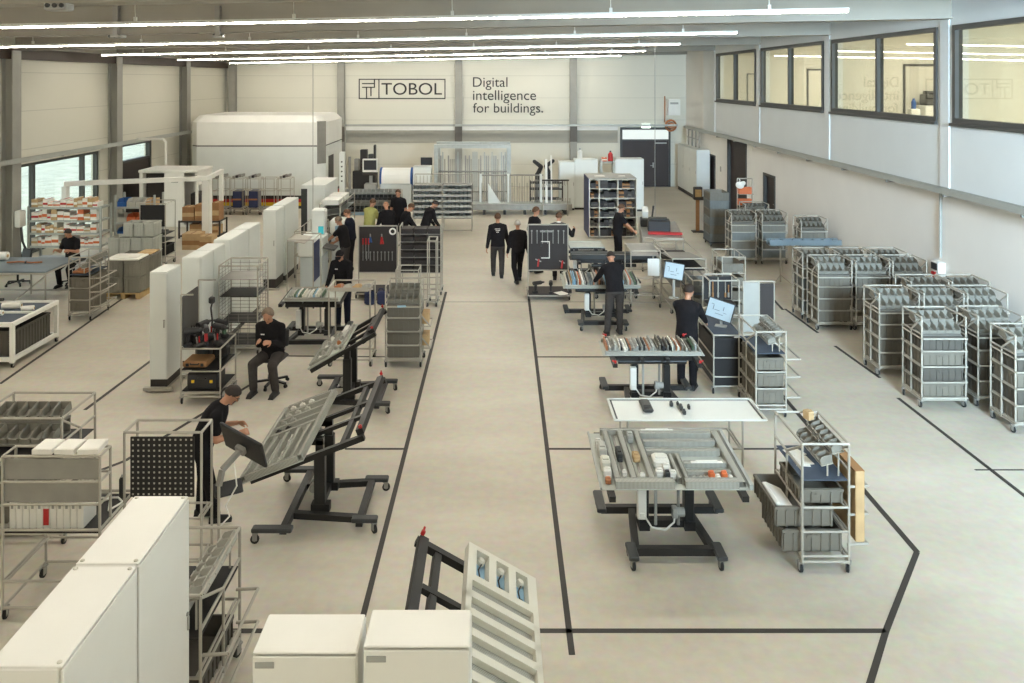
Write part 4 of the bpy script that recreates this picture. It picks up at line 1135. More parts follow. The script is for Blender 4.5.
# pegboard rack
t = tube_rack(-3.47, 8.46, .8, .3, 1.64, 0, 'silver tube rack with black perforated board behind the large white cabinets', 'pegboard_rack', levels=[.3, .75], rails=None, top='both', mid=False, diag=False)
def pegboard(parent, w, h, z, y, col, holes='paper', step=.055):
    obj('perforated_board', MB().b2((-w / 2, y, z), (w / 2, y + .015, z + h)), col, parent)
    m = MB(); nx, nz = int(w / step), int(h / step)
    for i in range(nx):
        for j in range(nz): m.b2((-w / 2 + (i + .5) * w / nx - .009, y - .0015, z + (j + .5) * h / nz - .009), (-w / 2 + (i + .5) * w / nx + .009, y, z + (j + .5) * h / nz + .009))
    o = obj('hole_grid', m, holes, parent); o['kind'] = 'stuff'
pegboard(t, .66, .62, .98, -.17, 'peg_black', 'tube')
t = thing('touch_monitor', 'black monitor on a jointed arm tilted in front of the man in glasses', 'monitor', (-2.98, 8.62, 0))
Mr = Euler((R(-62), R(14), R(-24))).to_matrix()
obj('screen_housing', MB().cbox((.18, .22, 1.27), (.6, .4, .035), .01, Mr), 'plastic_dark', t)
obj('screen', MB().cbox(Vector((.18, .22, 1.27)) + Mr @ Vector((0, 0, .019)), (.56, .36, .004), .001, Mr), 'screen_off', t)
obj('monitor_arm', MB().bar((.0, -.05, .95), (.02, .0, 1.1), .05).bar((.02, 0, 1.1), (.18, .2, 1.25), .05).cbox((.16, .18, 1.23), (.12, .1, .06), .01, Mr), 'steel', t)
obj('clamp_post', MB().tube((0, -.05, .14), (0, -.05, .97), .016), 'tube', t)
obj('keyboard_tray', MB().cbox((.05, .1, .85), (.3, .16, .03), .01, (R(40), 0, R(30))), 'plastic_dark', t)
obj('cable', MB().path([Vector((.1, .12, 1.2)), Vector((.16, .05, .9)), Vector((.05, .02, .7)), Vector((.1, .0, .6)), Vector((.0, -.03, .5))], .008), 'plastic_white', t)
# bin trolley beside the cabinet
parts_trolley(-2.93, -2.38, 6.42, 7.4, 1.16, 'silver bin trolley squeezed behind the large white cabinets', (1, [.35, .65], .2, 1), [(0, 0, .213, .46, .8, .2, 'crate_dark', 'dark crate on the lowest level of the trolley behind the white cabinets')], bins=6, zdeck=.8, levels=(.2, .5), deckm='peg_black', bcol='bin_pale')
# ================================================================= racks along the right wall
SR = [(7.21, 13.21, 'silver parts rack right of the floor tape, nearest complete one', 0, (0, 1, 2, 3)),
      (8.15, 13.26, 'silver parts rack second from the aisle in the nearest row', 0, (0, 1, 2, 3)),
      (8.12, 12.28, 'silver parts rack cut by the right edge in the nearest row', 0, (0, 1, 2, 3)),
      (7.2, 14.62, 'silver parts rack first from the aisle in the middle row', 1, (0, 1, 2, 3)),
      (8.0, 14.62, 'silver parts rack second from the aisle in the middle row', 1, (2, 3)),
      (8.78, 14.62, 'silver parts rack by the wall in the middle row', 1, (3,)),
      (8.2, 15.45, 'silver parts rack behind the second rack of the middle row', 2, ()),
      (8.98, 15.45, 'silver parts rack nearest the red and black wall box', 2, ()),
      (7.15, 17.22, 'silver parts rack first from the aisle in the far taped row', 1, (0, 1, 2, 3)),
      (7.95, 17.22, 'silver parts rack second from the aisle in the far taped row', 1, (1, 2, 3)),
      (8.73, 17.22, 'silver parts rack by the wall in the far taped row', 2, (3,)),
      (7.12, 18.0, 'silver parts rack directly behind the first far row rack', 2, (0, 1, 2, 3)),
      (7.92, 18.0, 'silver parts rack directly behind the second far row rack', 2, ()),
      (8.72, 18.0, 'silver parts rack behind the far row wall rack', 2, ()),
      (7.1, 23.3, 'silver parts rack beside the blue crate tower', 2, (0, 1, 2, 3)),
      (7.98, 23.3, 'silver parts rack behind the long blue profile', 2, (0, 1, 2, 3)),
      (8.0, 24.9, 'silver parts rack farthest back near the orange containers', 2, (3,)),
      (8.72, 22.3, 'silver parts rack against the wall behind the long blue profile', 2, (2, 3))]
PAL = [('crate', 'crate_dark'), ('crate', 'crate'), ('crate_blue', 'crate')]
for (x, y, nm, c, sh) in SR: stock_rack(x, y, nm, cols=PAL[c], shown=sh, bincol=['bin', 'bin', 'crate'][c], w=.71, d=.6)
# blue crate tower
t = thing('transport_dolly', 'low dolly under the tall tower of blue-grey crates', 'dolly', (7.05, 25.75, 0)); obj('deck', MB().b2((-.31, -.41, .12), (.31, .41, .16)), 'graphite', t)
for sx in (-1, 1):
    for sy in (-1, 1): link('caster', caster_mesh(.045, .125), t, (sx * .25, sy * .33, 0))
for k in range(6): crate((7.05, 25.75, .161 + k * .262), .58, .78, .26, ['crate_blue', 'crate'][k % 2], 'blue-grey crate in the tall tower by the right wall, ' + ['lowest', 'second from below', 'third from below', 'fourth from below', 'second from top', 'topmost'][k])
# long profile on roller stands
def roller_stand(x, y, h, lab):
    t = thing('roller_stand', lab, 'stand', (x, y, 0), 0)
    obj('post', MB().tube((0, 0, .1), (0, 0, h - .03), .022), 'tube', t)
    for k in range(3):
        a = k * 2 * PI / 3 - .5; obj('leg', MB().tube((0, 0, .28), (.34 * math.cos(a), .34 * math.sin(a), .02), .014).cbox((.34 * math.cos(a), .34 * math.sin(a), .012), (.05, .05, .024), .006), 'tube', t)
    obj('roller', MB().tube((0, -.2, h - .03), (0, .2, h - .03), .028, 10).b2((-.02, -.22, h - .07), (.02, .22, h - .055)), 'steel', t)
roller_stand(7.3, 20.6, 1.06, 'tripod roller stand under the left end of the long blue profile')
roller_stand(8.5, 20.6, 1.06, 'tripod roller stand under the right end of the long blue profile')
o = thing('cable_channel', 'long pale blue metal profile lying across stands before the far racks', 'profile', (7.9, 20.6, 1.06))
obj('channel', MB().b2((-.92, -.13, 0), (.92, .13, .02)).b2((-.92, -.13, .02), (.92, -.115, .14)).b2((-.92, .115, .02), (.92, .13, .14)), 'top_slate', o)
for i in range(7): obj('rib', MB().b2((-.8 + i * .26, -.115, .1), (-.77 + i * .26, .115, .12)), 'top_slate', o)
# orange containers on a holder
t = thing('container_holder', 'white tube holder for orange containers before the tall dark doorway', 'stand', (8.42, 27.2, 0))
h = MB()
for s in (-1, 1): h.tube((s * .25, 0, .03), (s * .25, 0, 1.95), .02); h.tube((s * .25, -.3, .02), (s * .25, .3, .02), .02)
for z in (1.95, 1.45, .95): h.tube((-.25, 0, z), (.25, 0, z), .02)
h.b2((-.25, -.2, 1.06), (.25, 0, 1.075)); h.b2((-.25, -.2, 1.435), (.25, 0, 1.45))
obj('frame', h, 'tube', t)
def tub(loc, w, d, h, col, lab):
    o = thing('container', lab, 'container', loc); t = .012
    obj('tub', MB().b2((-w / 2, -d / 2, 0), (w / 2, d / 2, t)).b2((-w / 2, -d / 2, t), (-w / 2 + t, d / 2, h)).b2((w / 2 - t, -d / 2, t), (w / 2, d / 2, h)).b2((-w / 2 + t, -d / 2, t), (w / 2 - t, -d / 2 + t, h)).b2((-w / 2 + t, d / 2 - t, t), (w / 2 - t, d / 2, h)), col, o)
    obj('tub_rim', MB().b2((-w / 2 - .01, -d / 2 - .01, h - .02), (-w / 2, d / 2 + .01, h)).b2((w / 2, -d / 2 - .01, h - .02), (w / 2 + .01, d / 2 + .01, h)).b2((-w / 2, -d / 2 - .01, h - .02), (w / 2, -d / 2, h)).b2((-w / 2, d / 2, h - .02), (w / 2, d / 2 + .01, h)), col, o)
tub((8.38, 27.08, 1.451), .42, .2, .22, 'orange', 'upper orange container on the white holder'); tub((8.38, 27.08, 1.076), .42, .2, .2, 'orange', 'lower orange container on the white holder')
o = thing('plastic_bag', 'crumpled white bag hanging at the top of the orange container holder', 'bag', (8.2, 27.0, 1.75))
b = MB(); b.ball((0, 0, 0), (.16, .1, .12), 10, 7, 0, (.3, .4, .2)); b.ball((.1, -.02, .06), (.1, .08, .09), 8, 6, 0, (.5, 0, .7)); obj('sack', b, 'paper', o); obj('handle_loop', MB().path([Vector((-.02, 0, .1)), Vector((.0, .05, .2)), Vector((.06, .02, .1))], .008), 'paper', o)
# small wooden terminal left of crate tower
t = thing('time_terminal', 'small dark and wood coloured terminal post near the single dark door', 'terminal', (7.0, 27.9, 0))
obj('base_plate', MB().cbox((0, 0, .02), (.4, .3, .04), .01), 'plinth', t); obj('post', MB().cbox((0, .02, .6), (.12, .1, 1.12), .01), 'cardboard_dark', t); obj('terminal_box', MB().cbox((0, 0, 1.35), (.3, .16, .45), .02), 'plinth', t); obj('front_panel', MB().cbox((0, -.085, 1.36), (.22, .015, .26), .005), 'wood', t)

# ---- electrical cabinets on the right wall near the back
for k in range(3):
    enclosure(9.08, 35.85 + k * 1.22, 1.2, .6, 2.2, 'tall pale grey electrical cabinet on black plinth by the right wall, ' + ['nearest', 'middle', 'farthest'][k] + ' of three', R(-90), .16, 'white_cool', eye=False)
t = thing('pipe_ladder', 'frame of upright pipes above the electrical cabinets', 'pipes', (9.1, 0, 0))
m = MB()
for y in (36.0, 36.6, 37.3, 38.0): m.tube((0, y, 2.23), (0, y, 3.05), .035)
m.tube((0, 35.9, 3.0), (0, 38.2, 3.0), .03); m.tube((0, 35.9, 2.6), (0, 38.2, 2.6), .025)
obj('pipes', m, 'steel', t)
t = thing('wall_unit', 'white box unit mounted high on the back wall beside the right corner', 'wall unit', (8.75, YB, 3.6))
obj('casing', MB().cbox((0, -.16, .35), (.6, .32, .8), .02), 'plastic_white', t); obj('side_pipe', MB().tube((-.42, -.1, -.4), (-.42, -.1, .9), .03), 'copper', t); obj('vent', MB().b2((-.2, -.33, .5), (.2, -.322, .6)), 'plastic_grey', t)
t = thing('hose_reel', 'copper coloured hose reel on the back wall under the white box unit', 'reel', (8.6, YB, 3.05))
obj('drum', MB().tube((-.0, -.35, 0), (0, -.1, 0), .17, 18), 'copper', t); obj('hose', MB().path([Vector((.26 * math.cos(a), -.22, .26 * math.sin(a))) for a in [i * PI / 8 for i in range(17)]], .05, 8), 'copper', t); obj('bracket', MB().b2((-.05, -.1, -.08), (.05, 0, .08)), 'steel', t)
# handle for a light switch plate
t = thing('notice_sheet', 'small pale notice sheet on the right wall between two dark doors', 'notice', (XR - .004, 33.6, 1.55)); obj('sheet', MB().b2((-.004, -.15, -.2), (0, .15, .2)), 'paper', t); obj('text_block', MB().b2((-.006, -.1, -.1), (-.004, .1, .12)), 'plastic_grey', t)

# ================================================================= right of the aisle, middle
def monitor(loc, rz, w, h, tilt, lab, scr='screen_white', stand=.3, base=None, roll=0):
    t = thing('monitor', lab, 'monitor', loc, rz)
    Mt = Euler((tilt, roll, 0)).to_matrix()
    obj('housing', MB().cbox((0, .015, 0), (w, .03, h), .008, Mt), 'plastic_dark', t)
    sc = obj('screen', MB().box(Mt @ Vector((0, -.002, 0)), (w - .035, .004, h - .035), Mt), scr, t)
    if scr == 'screen_white':
        for (a, b, c, d) in ((-.3, .2, .1, .02), (-.25, .05, .02, .25), (-.1, -.05, .2, .02), (.12, .1, .02, .2), (.0, -.22, .3, .02), (.2, -.1, .12, .015)):
            obj('drawing_line', MB().box(Mt @ Vector((a * w, -.005, b * h)), (max(.006, c * w), .002, max(.006, d * h)), Mt), 'graphite', sc)
    obj('arm', MB().bar((0, .04, 0), (0, .12, -.02), .04).bar((0, .12, -.02), (0, .14, -stand), .04), 'plastic_grey', t)
    if base: obj('foot', MB().cbox((0, .1, -stand), (base, base * .7, .02), .006), 'plastic_grey', t)
    return t
p = D(720, 310, 13.9); monitor((p.x, p.y, p.z), R(-24), .46, .34, R(-18), 'bright touch screen right of the man in black at the right benches', stand=p.z - 1.0, base=.2, roll=R(13))
p = D(674, 271, 16.2); monitor((p.x, p.y, p.z), R(-12), .4, .34, R(-10), 'bright screen above the bench left of the man in black', stand=p.z - .87, base=.2, roll=R(8))
# bench of the man at the screen
t = tube_rack(3.9, 14.05, .5, 1.15, 1.0, 0, 'dark side bench in front of the man at the touch screen', 'side_bench', levels=[.3, .62], rails=None, top='both', mid=False, diag=False, deck=[(.98, 'mat_blue')])
obj('side_panel', MB().b2((-.24, -.56, .15), (.24, -.55, .95)), 'peg_black', t); obj('side_panel', MB().b2((-.235, -.5, .15), (-.225, .5, .9)), 'peg_black', t)
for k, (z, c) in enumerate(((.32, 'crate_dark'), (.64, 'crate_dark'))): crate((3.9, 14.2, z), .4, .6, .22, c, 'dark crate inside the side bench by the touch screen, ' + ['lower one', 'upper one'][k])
parts_trolley(4.06, 4.53, 12.54, 13.42, 1.35, 'silver parts trolley of stacked crates right of the touch screen', (1, [.3, .62, .9], .24, 1), [
    (0, -.02, .213, .4, .76, .24, 'crate', 'grey crate at the bottom of the trolley right of the touch screen'), (0, -.02, .473, .4, .76, .22, 'crate', 'grey crate in the middle of the trolley right of the touch screen'), (0, -.02, .733, .4, .76, .2, 'crate', 'grey crate directly below the worktop right of the touch screen')], bins=8)
# tool cupboard and boards behind
t = tube_rack(4.25, 15.2, .55, .5, 1.55, 0, 'tool stand with dark board behind the touch screen', 'tool_stand', levels=[.5, .9], rails=None, top='both', mid=False, diag=False, deck=[(1.05, 'peg_black')])
obj('tool_board', MB().b2((-.26, .2, 1.08), (.26, .22, 1.52)), 'peg_black', t)
for i, (x, c, L) in enumerate(((-.17, 'tube', .3), (-.1, 'cardboard_dark', .34), (.0, 'tube', .38), (.14, 'steel', .3), (.2, 'cardboard_dark', .24))):
    o = thing('hand_tool', ['thin steel rod tool hanging at the left of the tool stand board', 'brown handled tool hanging left of centre on the tool stand board', 'long pale tool hanging in the centre of the tool stand board', 'steel tool hanging right of centre on the tool stand board', 'short brown handled tool at the right of the tool stand board'][i], 'tool', (4.25 + x, 15.38, 1.12))
    obj('shaft', MB().tube((0, 0, 0), (0, 0, L), .012), c, o); obj('handle', MB().cbox((0, 0, .05), (.035, .03, .1), .008), 'cardboard_dark' if i % 2 else 'steel', o)
t = thing('partition_board', 'white and dark perforated partition boards right of the tool stand', 'partition', (4.95, 15.1, 0), R(0))
f = MB()
for x in (-.3, .0, .28): f.tube((x, .0, .02), (x, 0, 1.5), .014); f.tube((x, -.25, .02), (x, .25, .02), .014)
f.tube((-.3, 0, 1.5), (.28, 0, 1.5), .014); f.tube((-.3, 0, .5), (.28, 0, .5), .014); obj('frame', f, 'tube', t)
obj('white_board', MB().b2((-.29, -.008, .55), (-.01, .008, 1.48)), 'plastic_grey', t); obj('dark_board', MB().b2((.01, -.008, .55), (.27, .008, 1.46)), 'peg', t)
# benches between aisle and screen
t = tube_rack(3.45, 19.0, .68, .85, 1.33, 0, 'white tube trolley right of the bending man', 'tube_trolley', levels=[.3, .7], rails=None, top='both', mid=False, diag=False)
obj('sloping_top', MB().box((0, 0, 1.28), (.64, .86, .015), (R(8), 0, 0)), 'steel', t); obj('white_panel', MB().b2((.05, -.42, .75), (.32, -.41, 1.15)), 'plastic_white', t)
t = tube_rack(4.35, 19.2, .75, 2.2, 1.25, 0, 'long silver tube bench with sloping rails behind the screens', 'tube_bench', levels=[.3, .85], rails=None, top='both', deck=[(.6, 'steel')])
obj('sloping_shelf', MB().box((0, -.3, 1.15), (.7, 1.4, .015), (R(-6), 0, 0)), 'steel', t); obj('worktop', MB().b2((-.36, -1.05, .98), (.36, 1.05, 1.0)), 'peg', t)
t = tube_rack(4.35, 17.1, .6, 1.1, 1.15, 0, 'silver tube bench under the left bright screen', 'tube_bench', levels=[.3, .6], rails=None, top='both', diag=False, deck=[(.85, 'mat_blue')])
for k in range(4): crate((4.2 + .3 * (k % 2), 16.9 + .45 * (k // 2), .865), .26, .4, .14, 'crate_blue', 'blue-grey crate on the bench under the left bright screen, ' + ['front left', 'front right', 'back left', 'back right'][k])
for k in range(3): crate((4.35, 16.75 + .36 * k, .615), .5, .32, .16, 'crate', 'grey crate on the lower shelf of the left screen bench, ' + ['nearest', 'middle', 'farthest'][k])
t = tube_rack(5.15, 17.8, .5, .8, 1.45, 0, 'narrow silver rack right of the left screen bench', 'tube_rack', levels=[.2, .5, .8, 1.1], rails=None, top='both', diag=False)
for k, z in enumerate((.213, .513, .813, 1.113)): crate((5.15, 17.8, z), .42, .7, .18, 'crate', 'grey crate in the narrow rack right of the left screen bench, ' + ['lowest', 'second', 'third', 'topmost'][k])
# table with light top and dark beam further back
M = worktable(2.37, 21.35, 0, 'dark assembly table with empty pale top right of the raised hand', .9, 0, .95, .8, clamps=False)
panel(M, .88, .8, 'empty pale metal plate on the far assembly table', z=.003, rim=.02)
M = worktable(2.9, 20.0, 0, 'dark assembly table without panel behind the bending man', .85, 0, 2.0, .7, clamps=False)
o = panel(M, 2.2, .5, 'long dark beam plate on the table behind the bending man', col='peg', z=.003)
obj('support_beam', MB().b2((-1.05, -.2, .005), (1.05, -.05, .12)).b2((-1.05, .05, .005), (1.05, .2, .12)), 'graphite', o)
# machine bench of the man in the T-shirt
t = tube_rack(4.75, 23.3, 1.1, 2.6, .95, R(-8), 'long grey machine bench right of the man in the black T-shirt', 'machine_bench', levels=[.3], rails=None, top='both', diag=False, mid=False, deck=[(.93, 'steel')])
obj('side_panel', MB().b2((-.54, -1.28, .35), (-.53, 1.28, .9)), 'steel', t)
o = thing('label_printer', 'black box machine with red strip on the far machine bench', 'machine', (4.65, 23.0, .945), R(-8))
obj('body', MB().cbox((0, 0, .17), (.62, .5, .34), .02), 'plastic_dark', o); obj('red_strip', MB().cbox((.15, -.42, .03), (.95, .2, .06), .01), 'red', o); obj('lid', MB().cbox((0, .05, .36), (.5, .35, .05), .015), 'graphite', o)
o = thing('cutting_device', 'dark angular device with white head behind the black box machine', 'machine', (4.55, 24.0, .945), R(-8))
obj('base', MB().cbox((0, 0, .1), (.5, .6, .2), .02), 'graphite', o); obj('white_head', MB().cbox((-.1, .1, .35), (.18, .3, .3), .02, (R(25), 0, 0)), 'plastic_white', o); obj('lever', MB().tube((.1, 0, .2), (.15, .2, .55), .03), 'plastic_dark', o)
# ================================================================= left of the aisle, middle
enclosure(-5.76, 13.9, .3, .6, 2.02, 'tall narrow white cabinet on a transport frame beside the black tool cart', 0, .12, 'white_cool', z0=.08, trolley=True, eye=False)
for k, (y0, y1, h, nm) in enumerate(((14.8, 15.42, 2.0, 'white control cabinet directly behind the tall narrow one'), (15.44, 16.1, 2.0, 'white control cabinet second behind the tall narrow one'), (16.45, 17.6, 2.0, 'wide white control cabinet behind the mesh trolley'), (17.66, 18.5, 2.0, 'white control cabinet at the far end of the left cabinet row'))):
    enclosure(-5.65, (y0 + y1) / 2, y1 - y0, .36, h, nm, R(90), .1, 'white_cool', eye=False)
enclosure(-5.74, 20.55, .33, .75, 2.0, 'tall white cabinet with dark plinth left of the white machine', 0, .22, 'white_cool', z0=.05, eye=False, trolley=True)
enclosure(-5.74, 21.75, .33, 1.45, 2.0, 'tall white cabinet behind the one with dark plinth', 0, .15, 'white_cool', eye=False)
enclosure(-5.75, 26.0, .75, 2.0, 2.0, 'white cabinet with dark grey side in front of the big white machine', 0, .1, 'white_cool', eye=False)
obj('side_panel', MB().b2((-.37, -1.012, .2), (-.18, -1.0, 1.9)), 'graphite', [o for o in COL.objects if o.get('label', '').startswith('white cabinet with dark grey')][0])
# mesh trolley
t = tube_rack(-4.98, 15.75, .74, .7, 1.72, 0, 'silver wire mesh trolley with dark shelves behind the black tool cart', 'mesh_trolley', levels=[], rails=None, top='both', diag=False, mid=False, deck=[(.2, 'peg_black'), (.62, 'peg_black'), (1.12, 'peg_black'), (1.45, 'steel')])
m = MB()
for z in [.3 + .07 * i for i in range(20)]:
    for s in (-1, 1): m.tube((s * .37, -.35, z), (s * .37, .35, z), .004, 5); m.tube((-.37, s * .35, z), (.37, s * .35, z), .004, 5) if z < .8 or s > 0 else None
for i in (2, 4, 6):
    for s in (-1, 1): m.tube((s * .37, -.35 + .7 * i / 8, .2), (s * .37, -.35 + .7 * i / 8, 1.68), .004, 5); m.tube((-.37 + .74 * i / 8, s * .35, .2), (-.37 + .74 * i / 8, s * .35, .8 if s < 0 else 1.68), .004, 5)
obj('wire_mesh', m, 'tube_dark', t)
# small portal frame with purple board in front of cabinet
t = tube_rack(-4.55, 18.9, .6, .8, 1.6, 0, 'white tube trolley with purple lined board right of the mesh trolley', 'tube_trolley', levels=[.3], rails=None, top='both', diag=False, mid=False)
obj('lined_board', MB().b2((.28, -.38, .6), (.295, .3, 1.5)), 'navy', t); obj('sloping_top', MB().box((-.1, 0, 1.55), (.4, .8, .02), (0, R(8), 0)), 'tube', t)
# black tool cart
t = tube_rack(-4.83, 13.42, .64, .76, .92, 0, 'black loaded tool cart of silver tube next to the seated man', 'tool_cart', levels=[.2, .55], rails=None, top='both', mid=False, diag=False, deck=[(.22, 'peg_black'), (.57, 'peg_black'), (.9, 'peg_black')])
obj('tall_post', MB().tube((-.32, -.38, .9), (-.32, -.38, 1.8), .014).tube((-.32, -.38, 1.8), (-.12, -.38, 1.8), .014).tube((-.32, .38, .9), (-.32, .38, 1.85), .014).tube((-.32, .38, 1.85), (-.02, .38, 1.85), .014), 'tube', t)
obj('louvre_board', MB().b2((-.33, -.34, .95), (-.31, .34, 1.75)), 'foil_y', t)
obj('push_bar', MB().tube((.32, -.38, .55), (.55, -.1, .78), .013), 'tube', t)
def power_tool(loc, rz, col, lab, s=1.0):
    o = thing('power_drill', lab, 'tool', loc, rz)
    obj('motor_body', MB().tube((-.1 * s, 0, .2 * s), (.08 * s, 0, .2 * s), .04 * s, 12).tube((.08 * s, 0, .2 * s), (.16 * s, 0, .2 * s), .03 * s, 12, 0, .012 * s), 'plastic_dark', o)
    obj('grip', MB().bar((-.04 * s, 0, .18 * s), (-.06 * s, 0, .04 * s), .04 * s), col, o)
    obj('battery', MB().cbox((-.06 * s, 0, .025 * s), (.11 * s, .07 * s, .05 * s), .008), 'plastic_dark', o)
for k, (dx, dy, rz_, c, lb) in enumerate(((-.2, -.22, .4, 'plastic_dark', 'black cordless drill at the front left of the tool cart'), (-.02, -.1, 2.0, 'red', 'black cordless drill with red grip in the middle of the tool cart'), (.18, .0, -.5, 'plastic_dark', 'black cordless drill on the right of the tool cart'), (-.16, .16, 1.2, 'plastic_dark', 'black cordless drill at the back left of the tool cart'), (.12, .25, 2.6, 'green', 'black cordless drill with green grip at the back of the tool cart'))):
    power_tool((-4.83 + dx, 13.42 + dy, .914), rz_, c, lb, 1.25)
o = thing('clamp_lamp', 'dark flexible work lamp standing on the black tool cart', 'lamp', (-4.86, 13.6, .914)); obj('stem', MB().path([Vector((0, 0, 0)), Vector((.02, 0, .3)), Vector((-.01, .02, .5)), Vector((.02, 0, .62))], .015), 'plastic_dark', o); obj('head', MB().cbox((.02, -.02, .65), (.09, .1, .12), .02), 'plastic_dark', o)
for k, (x, z, w_, h_, c, lb) in enumerate(((-.12, .584, .4, .1, 'cardboard_dark', 'brown flat case on the middle shelf of the black tool cart'), (.0, .234, .5, .26, 'plastic_dark', 'black tool case on the lowest shelf of the black tool cart'))):
    o = thing('tool_case', lb, 'case', (-4.83 + x, 13.3, z)); obj('shell', MB().cbox((0, 0, h_ / 2), (w_, .4, h_), .02), c, o); obj('latch', MB().cbox((-w_ * .3, -.205, h_ * .5), (.05, .014, .05), .005), 'yellow' if k else 'plastic_dark', o); obj('latch', MB().cbox((w_ * .3, -.205, h_ * .5), (.05, .014, .05), .005), 'yellow' if k else 'plastic_dark', o); obj('case_handle', MB().path([Vector((-.07, -.2, h_ * .7)), Vector((-.06, -.24, h_ * .72)), Vector((.06, -.24, h_ * .72)), Vector((.07, -.2, h_ * .7))], .01), 'plastic_dark', o)
o = thing('parts_box', 'small orange parts box at the left of the tool cart middle shelf', 'box', (-5.06, 13.62, .234)); obj('tray', MB().cbox((0, 0, .06), (.14, .2, .12), .01), 'orange', o); obj('lid', MB().cbox((0, 0, .125), (.145, .205, .015), .004), 'plastic_dark', o)
o = thing('cable_drum', 'dark round cable coil leaning at the foot of the black tool cart', 'cable coil', (-4.38, 13.05, .0)); obj('coil', MB().path([Vector((.13 * math.cos(a), .0, .15 + .13 * math.sin(a))) for a in [i * PI / 9 for i in range(19)]], .022, 7), 'plastic_dark', o); obj('plug', MB().cbox((.0, .0, .02), (.05, .05, .04), .01), 'plastic_dark', o)
# office chair of the seated man
def office_chair(x, y, rz, zs, lab, back=True):
    t = thing('office_chair', lab, 'chair', (x, y, 0), rz)
    obj('seat', MB().cbox((0, 0, zs - .04), (.44, .42, .08), .03), 'plastic_dark', t)
    if back: obj('backrest', MB().cbox((0, -.24, zs + .24), (.4, .06, .3), .025, (R(8), 0, 0)).bar((0, -.2, zs - .05), (0, -.26, zs + .2), .05, .02), 'plastic_dark', t)
    obj('gas_column', MB().tube((0, 0, .1), (0, 0, zs - .08), .028), 'black_metal', t)
    for k in range(5):
        a = k * 2 * PI / 5 + .3; c, s = math.cos(a), math.sin(a)
        l = obj('base_leg', MB().bar((0, 0, .1), (.29 * c, .29 * s, .075), .045, .03), 'black_metal', t)
        obj('wheel', MB().tube((.29 * c - .02 * s, .29 * s + .02 * c, .03), (.29 * c + .02 * s, .29 * s - .02 * c, .03), .03, 10), 'rubber', l)
    return t
office_chair(-3.9, 13.9, R(172), .52, 'black five-star office chair under the seated man')
# tube stand with tilted panel
t = tube_rack(-2.72, 15.05, .76, .6, 1.46, 0, 'pale tube stand with sloping tray in front of the capped man', 'tube_stand', levels=[.35], rails=None, top='both', mid=False, diag=False)
obj('sloping_tray', MB().box((0, -.02, 1.36), (.7, .6, .014), (R(-12), 0, 0)).box((0, -.3, 1.43), (.7, .014, .06)).box((0, .28, 1.33), (.7, .014, .1)), 'tube', t)
for i, c in enumerate(('copper', 'bin_pale', 'cardboard', 'plastic_grey')): o = obj('parts_bundle', MB().cbox((0, 0, .03), (.13, .4, .06), .012).cbox((.01, .02, .07), (.08, .3, .04), .01), c, None, (-2.97 + .17 * i, 15.08, 1.365), (R(-12), 0, 0)); tag(o, ['copper', 'pale grey', 'brown', 'grey'][i] + ' bundle of small parts in the sloping tray before the capped man', 'parts')
# rack left of the aisle
stock_rack(-1.73, 15.02, 'silver parts rack left of the aisle beside the tape line', .64, .6, 1.5, cols=('crate', 'crate'), nb=5)
t = [o for o in COL.objects if o.get('label') == 'silver parts rack left of the aisle beside the tape line'][0]
a = MB()
for z in (.35, .75): a.tube((.32, -.25, z), (.5, -.25, z), .013); a.tube((.32, .25, z), (.5, .25, z), .013); a.tube((.5, -.25, z), (.5, .25, z), .013); a.tube((.32, -.25, z + .22), (.5, -.25, z), .013)
obj('carrying_arm', a, 'tube', t)
for k, z in enumerate((.365, .765)): o = obj('small_carton', MB().cbox((0, 0, .1), (.12, .3, .2), .006).b2((-.062, -.02, .19), (.062, .02, .204)), 'cardboard', None, (-1.33, 15.02, z)); tag(o, ['lower', 'upper'][k] + ' brown carton on the right arms of the rack left of the aisle', 'box')
o = obj('tablet', MB().cbox((0, 0, .006), (.16, .11, .012), .004), 'blue_pale', None, (-1.75, 14.68, 1.14), (0, 0, .2)); tag(o, 'small pale blue tablet on the front of the rack left of the aisle', 'tablet')
# tool board and dark drawer rack left of aisle
def tool_board(x, y, w, z0, z1, lab, seed, loop=False):
    t = thing('tool_board', lab, 'tool board', (x, y, 0))
    f = MB(); X = w / 2
    for s in (-1, 1): f.tube((s * X, 0, .1), (s * X, 0, z1 + .02), .016); f.tube((s * X, -.4, .12), (s * X, .4, .12), .016)
    f.tube((-X, 0, z1 + .02), (X, 0, z1 + .02), .016); f.tube((-X, 0, z0), (X, 0, z0), .016); f.tube((-X, -.4, .12), (X, -.4, .12), .016); f.tube((-X, .4, .12), (X, .4, .12), .016)
    obj('frame', f, 'tube', t)
    obj('board', MB().b2((-X + .015, -.012, z0 + .015), (X - .015, .012, z1)), 'peg', t)
    obj('lower_deck', MB().b2((-X, -.38, .135), (X, .38, .15)), 'peg', t)
    for s in (-1, 1):
        for e in (-1, 1): link('caster', caster_mesh(), t, (s * X, e * .36, 0))
    return t
tool_board(-2.94, 19.75, .95, .55, 1.68, 'dark brown tool board on castors left of the aisle, with red screwdrivers', 1)
def hang(name, lab, x, y, z, shapes, cat='tool'):
    o = thing(name, lab, cat, (x, y, z))
    for nm, mb, c in shapes: obj(nm, mb, c, o)
yb = 19.72
for i in range(3): hang('screwdriver', 'red handled screwdriver on the left tool board, ' + ['leftmost', 'second from left', 'third from left'][i], -3.3 + i * .07, yb, 1.3, [('handle', MB().tube((0, -.02, -.05), (0, -.02, .1), .02), 'red'), ('blade', MB().tube((0, -.02, .1 - .5), (0, -.02, -.05), .007), 'steel')])
